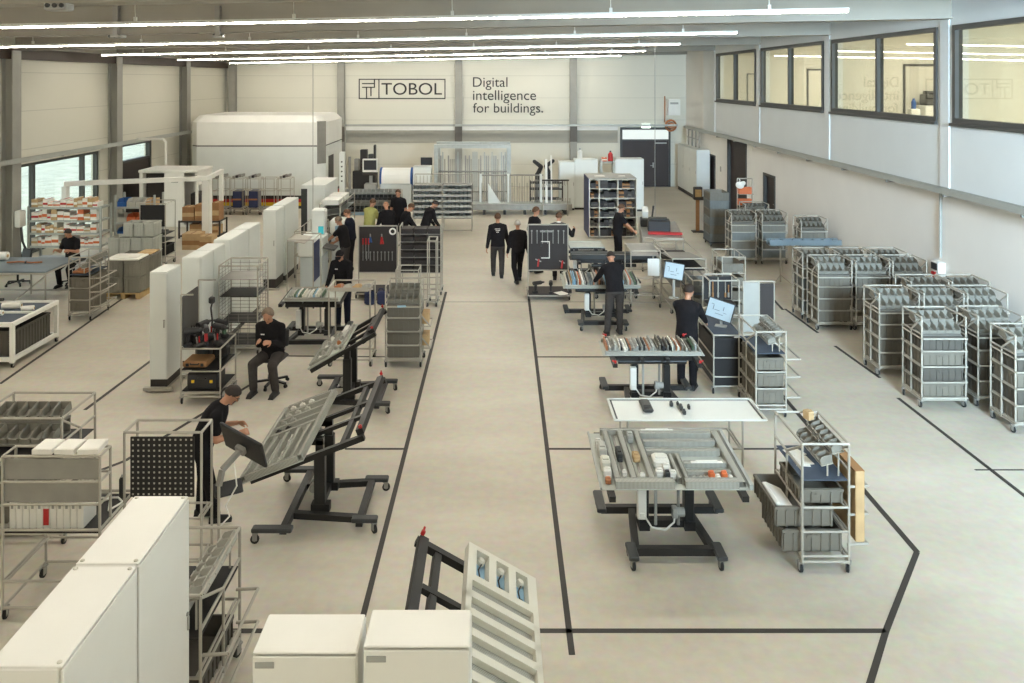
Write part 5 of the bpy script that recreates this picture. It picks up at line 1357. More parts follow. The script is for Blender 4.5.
hang('pliers', 'blue pliers on the left tool board', -3.12, yb, 1.42, [('grip', MB().bar((-.02, -.02, -.12), (0, -.02, .02), .03).bar((.03, -.02, -.12), (0, -.02, .02), .03), 'blue'), ('jaw', MB().cbox((0, -.02, .05), (.03, .02, .08), .006), 'steel')])
hang('pliers', 'red pliers in the middle of the left tool board', -2.84, yb, 1.42, [('grip', MB().bar((-.02, -.02, -.16), (0, -.02, .02), .035).bar((.04, -.02, -.16), (0, -.02, .02), .035), 'red'), ('jaw', MB().cbox((0, -.02, .05), (.03, .02, .08), .006), 'steel')])
hang('tape_roll', 'round white tape roll at the upper right of the left tool board', -2.57, yb, 1.57, [('ring', MB().path([Vector((.07 * math.cos(a), -.02, .07 * math.sin(a))) for a in [i * PI / 8 for i in range(17)]], .02, 7), 'paper'), ('hook', MB().tube((0, -.05, .06), (0, 0, .06), .008), 'steel')])
for i in range(9): hang('wrench', 'thin steel wrench in the lower rows of the left tool board', -3.3 + i * .09, yb, .95 + .0, [('shaft', MB().cbox((0, -.016, 0), (.016, .01, .2), .003), 'steel'), ('jaw', MB().tube((0, -.022, .11), (0, -.01, .11), .018), 'steel')]); COL.objects[-3]['group'] = 'wrenches on the left tool board'
t = thing('drawer_rack', 'dark shelf rack on silver legs right of the left tool board', 'rack', (-1.88, 19.9, 0))
f = MB()
for s in (-1, 1):
    for e in (-1, 1): f.tube((s * .5, e * .25, .1), (s * .5, e * .25, 1.72), .016)
    for z in (.15, 1.7): f.tube((s * .5, -.25, z), (s * .5, .25, z), .016)
for z in (.15, .45): f.tube((-.5, -.25, z), (.5, -.25, z), .016); f.tube((-.5, .25, z), (.5, .25, z), .016)
obj('frame', f, 'tube', t)
for s in (-1, 1):
    for e in (-1, 1): link('caster', caster_mesh(), t, (s * .5, e * .22, 0))
for k in range(6):
    z = .55 + k * .19
    obj('shelf', MB().b2((-.5, -.24, z), (.5, .24, z + .012)), 'steel', t)
    for i in range(3):
        o = link('drawer', cached('drk', lambda: MB().cbox((0, 0, .06), (.31, .44, .12), .006).b2((-.05, -.232, .07), (.05, -.22, .09)).mesh('drawer', 'peg')), t, (-.33 + .33 * i, 0, z + .013))
o = tube_rack(-1.52, 18.9, .2, .5, 1.55, 0, 'slim pale tube trolley in front of the dark shelf rack', 'tube_trolley', levels=[.3], rails=None, top='both', mid=False, diag=False)
o = tube_rack(-1.98, 17.9, .5, .5, 1.1, 0, 'small pale tube trolley between dark shelf rack and aisle rack', 'tube_trolley', levels=[.3, .6], rails=None, top='both', mid=False)
# blue canisters under the tool board
for k in range(2):
    o = thing('canister', 'dark blue canister on the floor under the left tool board, ' + ['left one', 'right one'][k], 'canister', (-3.0 + k * .3, 18.9, 0)); obj('tank', MB().cbox((0, 0, .16), (.25, .2, .32), .04), 'navy', o); obj('cap', MB().tube((.06, 0, .32), (.06, 0, .36), .03), 'plastic_dark', o); obj('grip', MB().path([Vector((-.1, 0, .31)), Vector((-.08, 0, .37)), Vector((0, 0, .37)), Vector((.02, 0, .31))], .012), 'navy', o)
# white machine of the two men
t = thing('marking_machine', 'white box machine with teal screen operated by the man with outstretched arm', 'machine', (-4.75, 20.7, 0))
obj('base_cabinet', MB().cbox((0, .1, .4), (.55, .8, .76), .02), 'pale_cool', t); obj('white_body', MB().cbox((0, 0, 1.05), (.62, .8, .5), .04), 'white_cool', t)
obj('tower', MB().cbox((.12, .15, 1.62), (.34, .35, .66), .03), 'white_cool', t); obj('teal_screen', MB().cbox((.2, -.033, 1.42), (.14, .012, .2), .004), 'screen_teal', t)
obj('work_tray', MB().cbox((.45, -.1, 1.0), (.34, .5, .05), .01, (0, R(12), 0)), 'graphite', t)
t = thing('test_device', 'white and pale blue test device beside the marking machine', 'machine', (-4.45, 23.0, 0))
obj('stand', MB().cbox((0, 0, .45), (.5, .6, .9), .02), 'pale_cool', t); obj('housing', MB().cbox((0, 0, 1.12), (.62, .55, .42), .05), 'white_cool', t); obj('opening', MB().cbox((.05, -.28, 1.05), (.4, .02, .2), .01), 'blue_pale', t)
# rails with white bars further back (slanted tube table)
t = tube_rack(-5.15, 22.3, .5, 1.9, 1.25, 0, 'long pale tube frame bench before the white cabinet with dark side', 'tube_bench', levels=[.6, .95], rails=None, top='both', diag=False)

# ================================================================= far left
# aluminium workbench at the left edge
t = thing('profile_bench', 'white profile workbench with blue top at the left edge', 'workbench', (-10.35, 15.45, 0))
f = MB(); X, Y = 1.47, .77
for sx in (-1, 1):
    for sy in (-1, 1): f.b2((sx * X - .035 * (1 + sx), sy * Y - .035 * (1 + sy), .1), (sx * X + .035 * (1 - sx), sy * Y + .035 * (1 - sy), .84))
for z in (.16, .8):
    for sy in (-1, 1): f.b2((-X + .07, sy * Y - .035 * (1 + sy), z - .035), (X - .07, sy * Y + .035 * (1 - sy), z + .035))
    for sx in (-1, 1): f.b2((sx * X - .035 * (1 + sx), -Y + .07, z - .035), (sx * X + .035 * (1 - sx), Y - .07, z + .035))
f.b2((-X + .07, -.03, .78), (X - .07, .03, .83)); obj('frame', f, 'white_powder', t)
obj('top_plate', MB().b2((-X + .07, -Y + .07, .775), (X - .07, -.03, .8)).b2((-X + .07, .03, .775), (X - .07, Y - .07, .8)), 'mat_blue', t)
obj('lower_plate', MB().b2((-X + .07, -Y + .07, .16), (X - .07, Y - .07, .18)), 'plinth', t)
for sx in (-1, 1):
    for sy in (-1, 1): link('caster', caster_mesh(.045, .105), t, (sx * (X - .04), sy * (Y - .04), 0))
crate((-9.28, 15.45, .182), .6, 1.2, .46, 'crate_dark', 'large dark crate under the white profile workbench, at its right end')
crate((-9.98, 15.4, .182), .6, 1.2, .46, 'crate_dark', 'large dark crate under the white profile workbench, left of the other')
for k, (x, y, L, r_, c, lb) in enumerate(((-9.8, 15.3, .7, .05, 'paper', 'long white roll lying on the white profile workbench'), (-9.55, 15.75, .35, .06, 'paper', 'short white roll at the far side of the white profile workbench'), (-9.15, 15.6, .22, .05, 'plastic_white', 'small white roll at the right end of the white profile workbench'))):
    o = thing('roll', lb, 'roll', (x, y, .801), .15 * k); obj('wrap', MB().tube((-L / 2, 0, r_), (L / 2, 0, r_), r_, 14), c, o); obj('core', MB().tube((-L / 2 - .01, 0, r_), (L / 2 + .01, 0, r_), r_ * .4, 10), 'cardboard', o)
o = thing('yellow_tool', 'yellow and brown hand tool lying on the left end of the profile workbench', 'tool', (-10.1, 16.05, .837)); obj('grip', MB().cbox((0, 0, .06), (.2, .1, .12), .03), 'yellow', o); obj('nozzle', MB().tube((.1, 0, .06), (.2, 0, .06), .03), 'plastic_dark', o)
# bench with diagonal braces
t = thing('braced_bench', 'white tube bench with diagonal braces and pale blue top before the box shelf', 'workbench', (-11.5, 19.0, 0))
f = MB(); X, Y = 1.2, .75
for sx in (-1, 0, 1):
    for sy in (-1, 1): f.tube((sx * X, sy * Y, .02), (sx * X, sy * Y, .9), .02)
for sy in (-1, 1): f.tube((-X, sy * Y, .88), (X, sy * Y, .88), .02); f.tube((-X, sy * Y, .12), (X, sy * Y, .12), .02)
for sx in (-1, 1): f.tube((sx * X, -Y, .88), (sx * X, Y, .88), .02)
f.tube((X, -Y, .84), (.35, -Y, .14), .018); f.tube((-X, -Y, .84), (-.35, -Y, .14), .018); obj('frame', f, 'tube', t)
obj('top_plate', MB().b2((-X, -Y, .9), (X, Y, .925)), 'top_slate', t); obj('kick_board', MB().b2((-X, -Y - .03, .03), (X, -Y - .02, .2)), 'steel', t)
o = thing('cable_bundle', 'reddish cable bundle on the pale blue bench top at the far left', 'cable', (-11.3, 19.1, .926)); obj('bundle', MB().path([Vector((-.4, 0, .02)), Vector((-.1, .05, .025)), Vector((.2, -.02, .02)), Vector((.42, .04, .02))], .02), 'copper', o); obj('tie', MB().cbox((.05, 0, .025), (.03, .07, .05), .008), 'plastic_dark', o)
for k, (x, y) in enumerate(((-12.4, 19.2), (-12.2, 18.6))):
    o = thing('parts_tray', 'dark tray of small parts on the left end of the braced bench, ' + ['far one', 'near one'][k], 'tray', (x, y, .926)); obj('tray', MB().b2((-.2, -.15, 0), (.2, .15, .01)).b2((-.2, -.15, .01), (-.19, .15, .08)).b2((.19, -.15, .01), (.2, .15, .08)).b2((-.19, -.15, .01), (.19, -.14, .08)).b2((-.19, .14, .01), (.19, .15, .08)), 'graphite', o)
    for i in range(3): obj('part', MB().cbox((-.12 + .12 * i, 0, .04), (.08, .16, .06), .01), ['blue_pale', 'copper', 'plastic_white'][i], o)
# trolley right of it
parts_trolley(-9.42, -8.96, 17.6, 18.46, 1.4, 'silver parts trolley on the left in front of the grey crate stack', (1, [.3, .62, .92], .22, 1), [(0, -.02, .213, .4, .78, .22, 'crate', 'grey crate on the bottom level of the far left parts trolley'), (0, -.02, .473, .4, .78, .22, 'crate', 'grey crate on the middle level of the far left parts trolley'), (0, -.02, .733, .4, .78, .22, 'crate', 'grey crate on the upper level of the far left parts trolley')], bins=6)
o = obj('parts_bundle', MB().cbox((0, 0, .03), (.3, .3, .06), .015).cbox((.03, 0, .08), (.2, .2, .05), .015), 'copper', None, (-9.25, 17.85, 1.013)); tag(o, 'copper coloured small parts on the far left parts trolley top', 'parts')
# crate stacks on pallet
t = thing('pallet', 'wooden pallet under the grey crate stack at the left', 'pallet', (-9.05, 20.0, 0))
for k in range(5): obj('deck_board', MB().b2((-.42, -.66 + k * .3, .12), (.42, -.54 + k * .3, .142)), 'wood', t)
for k in (-1, 0, 1): obj('bearer', MB().b2((k * .36 - .05, -.66, 0), (k * .36 + .05, .66, .12)), 'wood', t)
for i in range(2):
    for j in range(2):
        for k in range(2): crate((-9.26 + .42 * i, 19.66 + .64 * j, .143 + k * .392), .36, .57, .385, 'bin', 'grey crate on the wooden pallet, %s layer, %s %s' % (['lower', 'upper'][k], ['front', 'back'][j], ['left', 'right'][i]))
o = obj('cardboard_sheet', MB().cbox((0, 0, .01), (.38, .58, .02), .003).box((.05, .05, .026), (.3, .4, .01), (0, 0, .1)), 'cardboard', None, (-8.86, 20.3, .928)); tag(o, 'brown cardboard sheet lying on the pallet crate stack', 'cardboard')
o = obj('foil_cover', MB().cbox((0, 0, .02), (.8, .6, .04), .01).cbox((0, .05, .05), (.6, .4, .02), .01), 'paper', None, (-9.08, 19.66, .928)); tag(o, 'white foil lid on the front of the pallet crate stack', 'lid')
for i in range(4):
    for k in range(3): crate((-10.1 + .3 * i, 21.35, .0 + k * .382), .255, .57, .378, 'crate_pale', 'white crate in the row behind the pallet, %s layer, %s' % (['lowest', 'middle', 'upper'][k], ['first from left', 'second from left', 'third from left', 'last on the right'][i]))
for i in range(3): crate((-9.78 + .28 * i, 21.45, 1.147), .23, .48, .36, 'crate_pale', 'white crate on top of the row behind the pallet, ' + ['left', 'middle', 'right'][i])
# shelf with orange and white boxes
def shelf_unit(x, y, w, d, zs, lab, col='galv', h=None, name='shelf_unit', cat='shelf', parts=3):
    t = thing(name, lab, cat, (x, y, 0)); h = h or zs[-1] + .05
    for sx in (-1, 1):
        for sy in (-1, 1): obj('upright', MB().b2((sx * w / 2 - .025, sy * d / 2 - .025, 0), (sx * w / 2 + .025, sy * d / 2 + .025, h)), col, t)
    for z in zs: obj('shelf_board', MB().b2((-w / 2 + .026, -d / 2, z - .05), (w / 2 - .026, d / 2, z)), col, t)
    return t
def carton(loc, w, d, h, cols, lab, group=None, rz=0):
    def f():
        m = MB().cbox((0, 0, h / 2), (w, d, h), .004); m.b2((-w * .5, -d / 2 - .002, h * .3), (w * .5, -d / 2, h * .58), 1); m.b2((-.025, -d / 2, h), (.025, d / 2, h + .001), 1)
        return m.mesh('carton', list(cols))
    o = link('carton', cached(('carton', w, d, h, cols), f), None, loc, (0, 0, rz)); return tag(o, lab, 'box', group)
zs = [.30, .69, 1.05, 1.40, 1.76]
shelf_unit(-12.0, 22.5, 2.0, .6, zs, 'pale metal shelf of orange and white boxes by the left windows', h=1.8)
r_ = random.Random(5); PAIRS = [('paper', 'orange'), ('plastic_white', 'orange'), ('cardboard', 'paper'), ('paper', 'red'), ('orange', 'paper'), ('cream', 'cardboard')]
for k, z in enumerate(zs[1:]):
    x = -12.95; hmax = .3 if k < 3 else .32
    while x < -11.15:
        w_ = r_.choice((.1, .14, .18, .2)); h_ = r_.choice((.14, .18, .22, .25, hmax))
        if x + w_ > -11.04: break
        carton((x + w_ / 2, 22.42, z + .001), w_ - .008, .36, h_, r_.choice(PAIRS), 'small white and orange carton on the %s of the window shelf' % ['low shelf', 'middle shelf', 'upper shelf', 'very top'][k], 'cartons on the window shelf, ' + ['low shelf', 'middle shelf', 'upper shelf', 'very top'][k]); x += w_
# second shelf with blue and orange bins
zs = [.3, .75, 1.15, 1.6]
shelf_unit(-10.55, 23.6, 1.15, .6, zs, 'narrow shelf with blue and orange bins right of the window shelf', h=1.95)
for k, z in enumerate(zs):
    for i in range(4):
        c = [['plastic_grey', 'blue', 'bin', 'cardboard'], ['blue', 'orange', 'blue_pale', 'blue'], ['bin_pale', 'orange', 'orange', 'blue'], ['blue', 'bin_pale', 'bin_pale', 'cardboard']][k][i]
        n_ = {'plastic_grey': 'grey', 'blue': 'blue', 'bin': 'dark grey', 'cardboard': 'brown', 'orange': 'orange', 'blue_pale': 'pale blue', 'bin_pale': 'pale grey'}[c]
        o = link('storage_bin', bin_mesh(.25, .4, .22, c), None, (-10.96 + .275 * i, 23.55, z + .001)); tag(o, '%s bin on the narrow shelf, %s board, %s' % (n_, ['lowest', 'second', 'third', 'top'][k], ['leftmost', 'second from left', 'third from left', 'rightmost'][i]), 'bin')
# wall socket at window column
t = thing('wall_cabinet', 'small white and black wall box beside the left window column', 'wall box', (XL + .34, 21.95, 1.5)); obj('box_body', MB().cbox((.08, 0, 0), (.16, .3, .45), .02), 'plastic_white', t); obj('hose', MB().path([Vector((.1, 0, -.2)), Vector((.2, -.1, -.6)), Vector((.22, .1, -1.0)), Vector((.1, .15, -1.3))], .03), 'plastic_dark', t)
# white portal frame
t = thing('portal_frame', 'large white rectangular portal frame before the left windows', 'frame', (0, 0, 0))
obj('top_beam', MB().bar((-13.1, 24.2, 2.16), (-9.38, 25.9, 2.12), .16, .14), 'white_powder', t)
obj('post', MB().b2((-9.5, 25.75, 0), (-9.26, 26.0, 2.05)), 'white_powder', t); obj('post', MB().b2((-9.7, 27.9, 0), (-9.58, 28.05, 2.15)), 'white_powder', t); obj('side_beam', MB().bar((-9.4, 26.0, 2.12), (-9.64, 28.05, 2.12), .12, .12), 'white_powder', t)
obj('post', MB().b2((-13.12, 24.1, 0), (-12.98, 24.3, 2.09)), 'white_powder', t)
# white machine cabin
t = thing('machine_cabin', 'white machine cabin with dark openings behind the portal frame', 'machine', (-11.85, 29.6, 0))
m = MB(); X, Y = 1.05, .75
for (a, b) in ((-X, -X + .12), (-.15, .55), (X - .08, X)): m.b2((a, -Y, .05), (b, -Y + .1, 1.95))
m.b2((-X, Y - .06, .05), (X, Y, 1.95)); m.b2((-X, -Y + .1, .05), (-X + .06, Y - .06, 1.95)); m.b2((X - .06, -Y + .1, 1.5), (X, Y - .06, 1.95)); m.b2((X - .06, -Y + .1, .05), (X, Y - .06, .8)); m.b2((-X, -Y, 0), (X, Y, .05)); obj('cabin_walls', m, 'white_powder', t)
obj('roof', MB().cbox((0, 0, 2.0), (2.16, 1.56, .1), .02), 'white_powder', t); obj('inner_unit', MB().cbox((-.55, .1, .6), (.6, .7, 1.1), .03), 'plinth', t); obj('inner_unit', MB().cbox((.75, .1, .6), (.3, .7, 1.1), .03), 'plinth', t)
obj('grille', MB().b2((.1, -Y - .006, 1.6), (.35, -Y, 1.72)), 'plastic_grey', t); obj('dark_panel', MB().b2((-X + .12, -Y + .3, .2), (-.15, -Y + .32, 1.9)), 'peg', t)
# black board trolley
t = tube_rack(-9.75, 23.0, .72, .7, 1.8, 0, 'silver trolley with large black panel left of the cardboard boxes', 'board_trolley', levels=[.3, .7], rails=None, top='both', mid=False, diag=False, deck=[(.9, 'peg_black'), (.72, 'peg_black'), (.32, 'peg_black')])
obj('black_panel', MB().b2((-.34, -.36, 1.15), (.34, -.34, 1.76)), 'peg_black', t)
for i in range(5): o = link('picking_bin', bin_mesh(.125, .22, .1, 'graphite'), None, (-10.02 + .135 * i, 22.85, .914)); tag(o, 'small black bin on the deck of the black panel trolley', 'bin', 'black bins under the black panel')
for i in range(3): crate((-9.99 + .24 * i, 22.98, .333), .22, .6, .26, 'peg_black', 'black crate on the low deck of the black panel trolley, ' + ['left', 'middle', 'right'][i])
o = obj('white_tray', MB().b2((-.1, -.07, 0), (.1, .07, .01)).b2((-.1, -.07, .01), (.1, -.06, .1)).b2((-.1, .06, .01), (.1, .07, .1)).b2((-.1, -.06, .01), (-.09, .06, .1)).b2((.09, -.06, .01), (.1, .06, .1)), 'plastic_white', None, (-9.85, 23.2, .914)); tag(o, 'small white tray behind the black bins of the black panel trolley', 'tray')
# shelf with cardboard boxes
shelf_unit(-9.95, 27.1, 1.35, .7, [.1, .58], 'dark shelf of brown cardboard boxes behind the white portal post', 'plinth', h=.6)
for (x, z, w_, h_, lb) in ((-10.35, .581, .4, .46, 'tall brown box on top of the dark shelf, left one'), (-9.87, .581, .5, .54, 'largest brown box on top of the dark shelf'), (-9.45, .581, .26, .6, 'narrow brown box on top of the dark shelf, right one'), (-10.0, .101, .6, .36, 'wide brown box on the low board of the dark shelf'), (-9.5, .101, .3, .3, 'small brown box on the low board of the dark shelf')):
    carton((x, 27.05, z), w_, .5, h_, ('cardboard_dark', 'cardboard') if h_ > .32 else ('cardboard', 'cardboard_dark'), lb)
for i in range(6): o = link('picking_bin', bin_mesh(.14, .3, .18, 'plastic_grey'), None, (-8.13, 24.1 + .16 * i, .101), (0, 0, R(90))); tag(o, 'small grey bin on the low rack right of the portal post', 'bin', 'bins right of the portal post')
o = shelf_unit(-8.13, 24.5, .3, 1.1, [.1, .5], 'low rack of grey bins right of the portal post', 'plinth', h=.52)
# more load on the tool cart and clutter at the far left
for k, (dx, dy, c, s_, lb) in enumerate(((-.26, .02, 'peg_black', (.16, .3, .16), 'black tool pouch at the left edge of the tool cart'), (.0, .1, 'graphite', (.2, .14, .12), 'dark grey tool pouch behind the middle of the tool cart'), (.22, -.22, 'peg_black', (.14, .22, .1), 'black tool pouch at the front right of the tool cart'), (-.05, -.3, 'plinth', (.2, .1, .08), 'dark brown tool pouch at the front edge of the tool cart'))):
    o = thing('tool_pouch', lb, 'pouch', (-4.83 + dx, 13.42 + dy, .914), .3 * k); obj('bag', MB().cbox((0, 0, s_[2] / 2), s_, .03), c, o)
    for i in range(3): obj('tool_handle', MB().tube((-.04 + .04 * i, 0, s_[2]), (-.05 + .05 * i, .01, s_[2] + .1), .012), ['steel', 'red', 'plastic_dark'][i] if k else 'plastic_dark', o)
for k, (x, c, lb) in enumerate(((-4.98, 'graphite', 'dark bag on the middle shelf of the tool cart, left one'), (-4.68, 'peg_black', 'black bag on the middle shelf of the tool cart, right one'))):
    o = thing('tool_bag', lb, 'bag', (x, 13.6, .584)); obj('sack', MB().cbox((0, 0, .11), (.24, .26, .22), .05), c, o); obj('carry_strap', MB().path([Vector((-.08, 0, .21)), Vector((-.05, 0, .27)), Vector((.05, 0, .27)), Vector((.08, 0, .21))], .012), 'plinth', o)
office_chair(-12.4, 20.7, R(150), .5, 'black office chair behind the left end of the braced bench')
o = thing('test_box', 'white and black test box on the left end of the braced bench', 'device', (-12.5, 18.75, .926)); obj('casing', MB().cbox((0, .0, .12), (.35, .3, .24), .015), 'plastic_white', o); obj('front', MB().cbox((0, -.152, .12), (.28, .01, .16), .004), 'plastic_dark', o)
o = thing('paper_roll', 'white oval roll lying behind the test box on the braced bench', 'roll', (-12.2, 19.45, .926)); obj('wrap', MB().tube((-.3, 0, .1), (.3, 0, .1), .1, 16), 'paper', o); obj('core', MB().tube((-.31, 0, .1), (.31, 0, .1), .04, 10), 'cardboard', o)
for (x, w_, h_, lb) in ((-9.55, .55, .5, 'brown box on the floor right of the black panel trolley'), (-9.1, .4, .42, 'brown box on the floor below the white portal post')):
    carton((x, 25.2, 0), w_, .5, h_, ('cardboard', 'cardboard_dark'), lb)
# ================================================================= back of the hall
# big white machine
t = thing('punching_machine', 'very large white rounded machine block along the back left', 'machine', (0, 0, 0))
def blockring(x0, x1, y0, y1, ch): return [(x0 + ch, y0), (x1 - ch, y0), (x1, y0 + ch), (x1, y1 - ch), (x1 - ch, y1), (x0 + ch, y1), (x0, y1 - ch), (x0, y0 + ch)]
def block(z0, z1, x0, x1, y0, y1, ch): return MB().prism(blockring(x0, x1, y0, y1, ch), 'z', z0, z1)
bx0, bx1, by0, by1 = -12.65, -7.1, 32.9, 36.9
obj('lower_housing', block(.55, 2.56, bx0, bx1, by0, by1, .3), 'white_cool', t)
obj('dark_joint', block(2.56, 2.61, bx0 + .02, bx1 - .02, by0 + .02, by1 - .02, .3), 'frame_dark', t)
m = block(2.61, 3.56, bx0, bx1, by0, by1, .3)
r0, r1 = blockring(bx0, bx1, by0, by1, .3), blockring(bx0 + .25, bx1 - .25, by0 + .25, by1 - .25, .25)
m.add([(p[0], p[1], 3.56) for p in r0] + [(p[0], p[1], 3.84) for p in r1], [tuple(range(7, -1, -1)), tuple(range(8, 16))] + [(i, (i + 1) % 8, 8 + (i + 1) % 8, 8 + i) for i in range(8)])
obj('upper_housing', m, 'white_powder', t)
for z0, z1, c in ((.0, .12, 'plinth'), (.12, .26, 'yellow'), (.26, .4, 'red'), (.4, .55, 'plinth')): obj('base_band', block(z0, z1, bx0 + .05, bx1 - .05, by0 + .05, by1 - .05, .3), c, t)
p, q = Vector((bx1 - .3, by0, 0)), Vector((bx1, by0 + .3, 0)); n_ = Vector((.7071, -.7071, 0))
m = MB(); a, b = p + n_ * .012, q + n_ * .012; a2, b2 = p - n_ * .02, q - n_ * .02
m.add([(v.x, v.y, z) for z in (1.85, 3.6) for v in (a, b, b2, a2)], [(3, 2, 1, 0), (4, 5, 6, 7), (0, 1, 5, 4), (1, 2, 6, 5), (2, 3, 7, 6), (3, 0, 4, 7)]); obj('grey_corner_panel', m, 'steel', t)
obj('side_door', MB().b2((bx1, by0 + .8, .6), (bx1 + .015, by0 + 1.8, 2.1)), 'plinth', t)
# five trolleys before it
for i, (px, blue, topb) in enumerate(((221, 0, 1), (238, 1, 1), (254, 1, 1), (269, 0, 0), (285, 0, 1))):
    x = (px - VX) * 31.6 / FPX; pos = ['leftmost', 'second from left', 'third from left', 'fourth from left', 'rightmost'][i]
    t = tube_rack(x, 31.7, .52, .6, 1.42, 0, 'pale tube trolley before the big white machine, %s of five' % pos, 'tube_trolley', levels=[.25, .95], rails=None, top='both', mid=False, diag=False, deck=[(.26, 'steel')])
    if blue: o = thing('foam_case', 'tall dark blue case standing in the %s trolley before the big machine' % pos, 'case', (x, 31.7, .273)); obj('case_body', MB().cbox((0, 0, .33), (.34, .5, .66), .02), 'navy', o); obj('strap', MB().b2((-.175, -.26, .3), (.175, -.25, .36)), 'copper', o)
    if topb:
        o = thing('profile_bundle', 'bundle of dark profiles on top of the %s trolley before the big machine' % pos, 'profiles', (x, 31.7, 1.43))
        for k in range(3): obj('profile', MB().cbox((-.12 + .12 * k, 0, .05 + .02 * k), (.1, .56, .1), .012), ['steel', 'peg', 'tube_dark'][k], o)
# operator console
t = thing('operator_console', 'grey operator console with dark screen right of the big white machine', 'console', (-5.25, 33.2, 0))
obj('pedestal', MB().cbox((0, .1, .5), (.5, .4, 1.0), .02), 'plastic_grey', t); obj('neck', MB().bar((0, .1, 1.0), (0, .1, 1.5), .12), 'plastic_grey', t); obj('screen_frame', MB().cbox((0, -.05, 1.76), (.64, .1, .56), .02), 'plastic_white', t); obj('screen', MB().b2((-.26, -.106, 1.58), (.26, -.1, 1.98)), 'screen_off', t); obj('key_panel', MB().cbox((0, -.15, 1.42), (.6, .2, .06), .01, (R(20), 0, 0)), 'plinth', t)
t = thing('dark_apparatus', 'dark stacked apparatus behind the operator console', 'machine', (-5.7, 34.6, 0)); obj('cabinet', MB().cbox((0, 0, .7), (1.0, .6, 1.4), .03), 'plinth', t)
for k, (x, w_, h_) in enumerate(((-.35, .2, .5), (-.05, .3, .9), (.25, .2, .7), (.42, .08, 1.1))): obj('module', MB().cbox((x, 0, 1.4 + h_ / 2), (w_, .3, h_), .02), ['steel', 'plinth', 'graphite', 'plastic_dark'][k], t)
t = thing('control_column', 'slim grey and white control column at the right corner of the big machine', 'column', (-6.45, 33.4, 0)); obj('column_body', MB().cbox((0, 0, 1.15), (.22, .3, 2.3), .02), 'white_cool', t)
for k in range(5): obj('button', MB().tube((0, -.15, 1.1 + k * .2), (0, -.17, 1.1 + k * .2), .035), 'plinth', t)
obj('side_pole', MB().tube((.3, 0, 0), (.3, 0, 2.1), .06), 'steel', t)
t = thing('hooded_machine', 'low machine with rounded white hood left of the white cabinet', 'machine', (-4.2, 33.6, 0)); obj('base', MB().cbox((0, 0, .5), (1.3, .8, 1.0), .03), 'pale_cool', t)
m = MB().prism([(-.42, 1.0)] + [(-.42 * math.cos(a), 1.2 + .42 * math.sin(a)) for a in [i * PI / 8 for i in range(9)]] + [(.42, 1.0)], 'x', -.6, .6); obj('hood', m, 'white_powder', t)
for s in (-1, 1): obj('end_disc', MB().tube((s * .6, 0, 1.2), (s * .68, 0, 1.2), .44, 20), 'blue', t)
enclosure(-3.1, 33.4, .75, .6, 1.7, 'white cabinet between the hooded machine and the gantry', 0, .1, 'white_cool', eye=False)
t = monitor((-3.05, 34.6, 1.75), 0, .5, .4, 0, 'dark screen on a pole left of the gantry', 'screen_off', 1.74, .4)
# sloping assembly shelf with bins
t = thing('assembly_shelf', 'sloping shelf of dark bins behind the man in the green jacket', 'shelf', (-4.15, 26.6, 0))
f = MB()
for s in (-1, 1):
    for y in (-.4, .4): f.tube((s * .95, y, .02), (s * .95, y, 1.6 if y > 0 else 1.1), .018)
    f.tube((s * .95, -.4, 1.1), (s * .95, .4, 1.6), .018); f.tube((s * .95, -.4, .5), (s * .95, .4, .5), .018)
obj('frame', f, 'tube', t)
for k in range(4): obj('sloping_board', MB().box((0, -.28 + .2 * k, 1.0 + .16 * k), (1.88, .2, .012), (R(16), 0, 0)), 'steel', t)
obj('worktop', MB().b2((-.95, -.45, .88), (.95, .4, .9)), 'blue_pale', t)
far_bins = MB(); FB = ['graphite', 'bin', 'plastic_grey', 'bin_pale']
def far_bin(w, d, h, col, loc, tilt=0.0):
    me = bin_mesh(w, d, h, col); M = Matrix.Translation(loc) @ Matrix.Rotation(tilt, 4, 'X')
    far_bins.add([M @ v.co for v in me.vertices], [tuple(p.vertices) for p in me.polygons], FB.index(col))
for k in range(4):
    for i in range(13): far_bin(.135, .19, .12, ['graphite', 'bin', 'graphite', 'plastic_grey'][k], (-5.01 + .143 * i, 26.6 - .28 + .2 * k, 1.01 + .16 * k), R(16))
# tall tray shelf seen from its side
t = thing('tray_shelf', 'pale tray shelf with many thin boards left of the man in the green jacket', 'shelf', (-4.95, 24.9, 0))
f = MB()
for s in (-1, 1):
    for y in (-1.2, 0, 1.2): f.tube((s * .3, y, .02), (s * .3, y, 1.62), .018)
    f.tube((s * .3, -1.2, 1.62), (s * .3, 1.2, 1.62), .018); f.tube((s * .3, -1.2, .3), (s * .3, 1.2, .3), .018)
obj('frame', f, 'tube', t)
for k in range(7): obj('tray_board', MB().box((0, 0, .4 + .18 * k), (.62, 2.38, .012), (0, R(-6), 0)), 'plinth' if k % 2 == 0 else 'galv', t)
for k in range(2): o = obj('white_carton', MB().cbox((0, 0, .08), (.5, .7, .16), .01).b2((-.02, -.35, .16), (.02, .35, .162)), 'plastic_white', None, (-4.97, 24.2 + k * 1.0, 1.56)); tag(o, ['nearer', 'farther'][k] + ' white carton on top of the tray shelf', 'box')
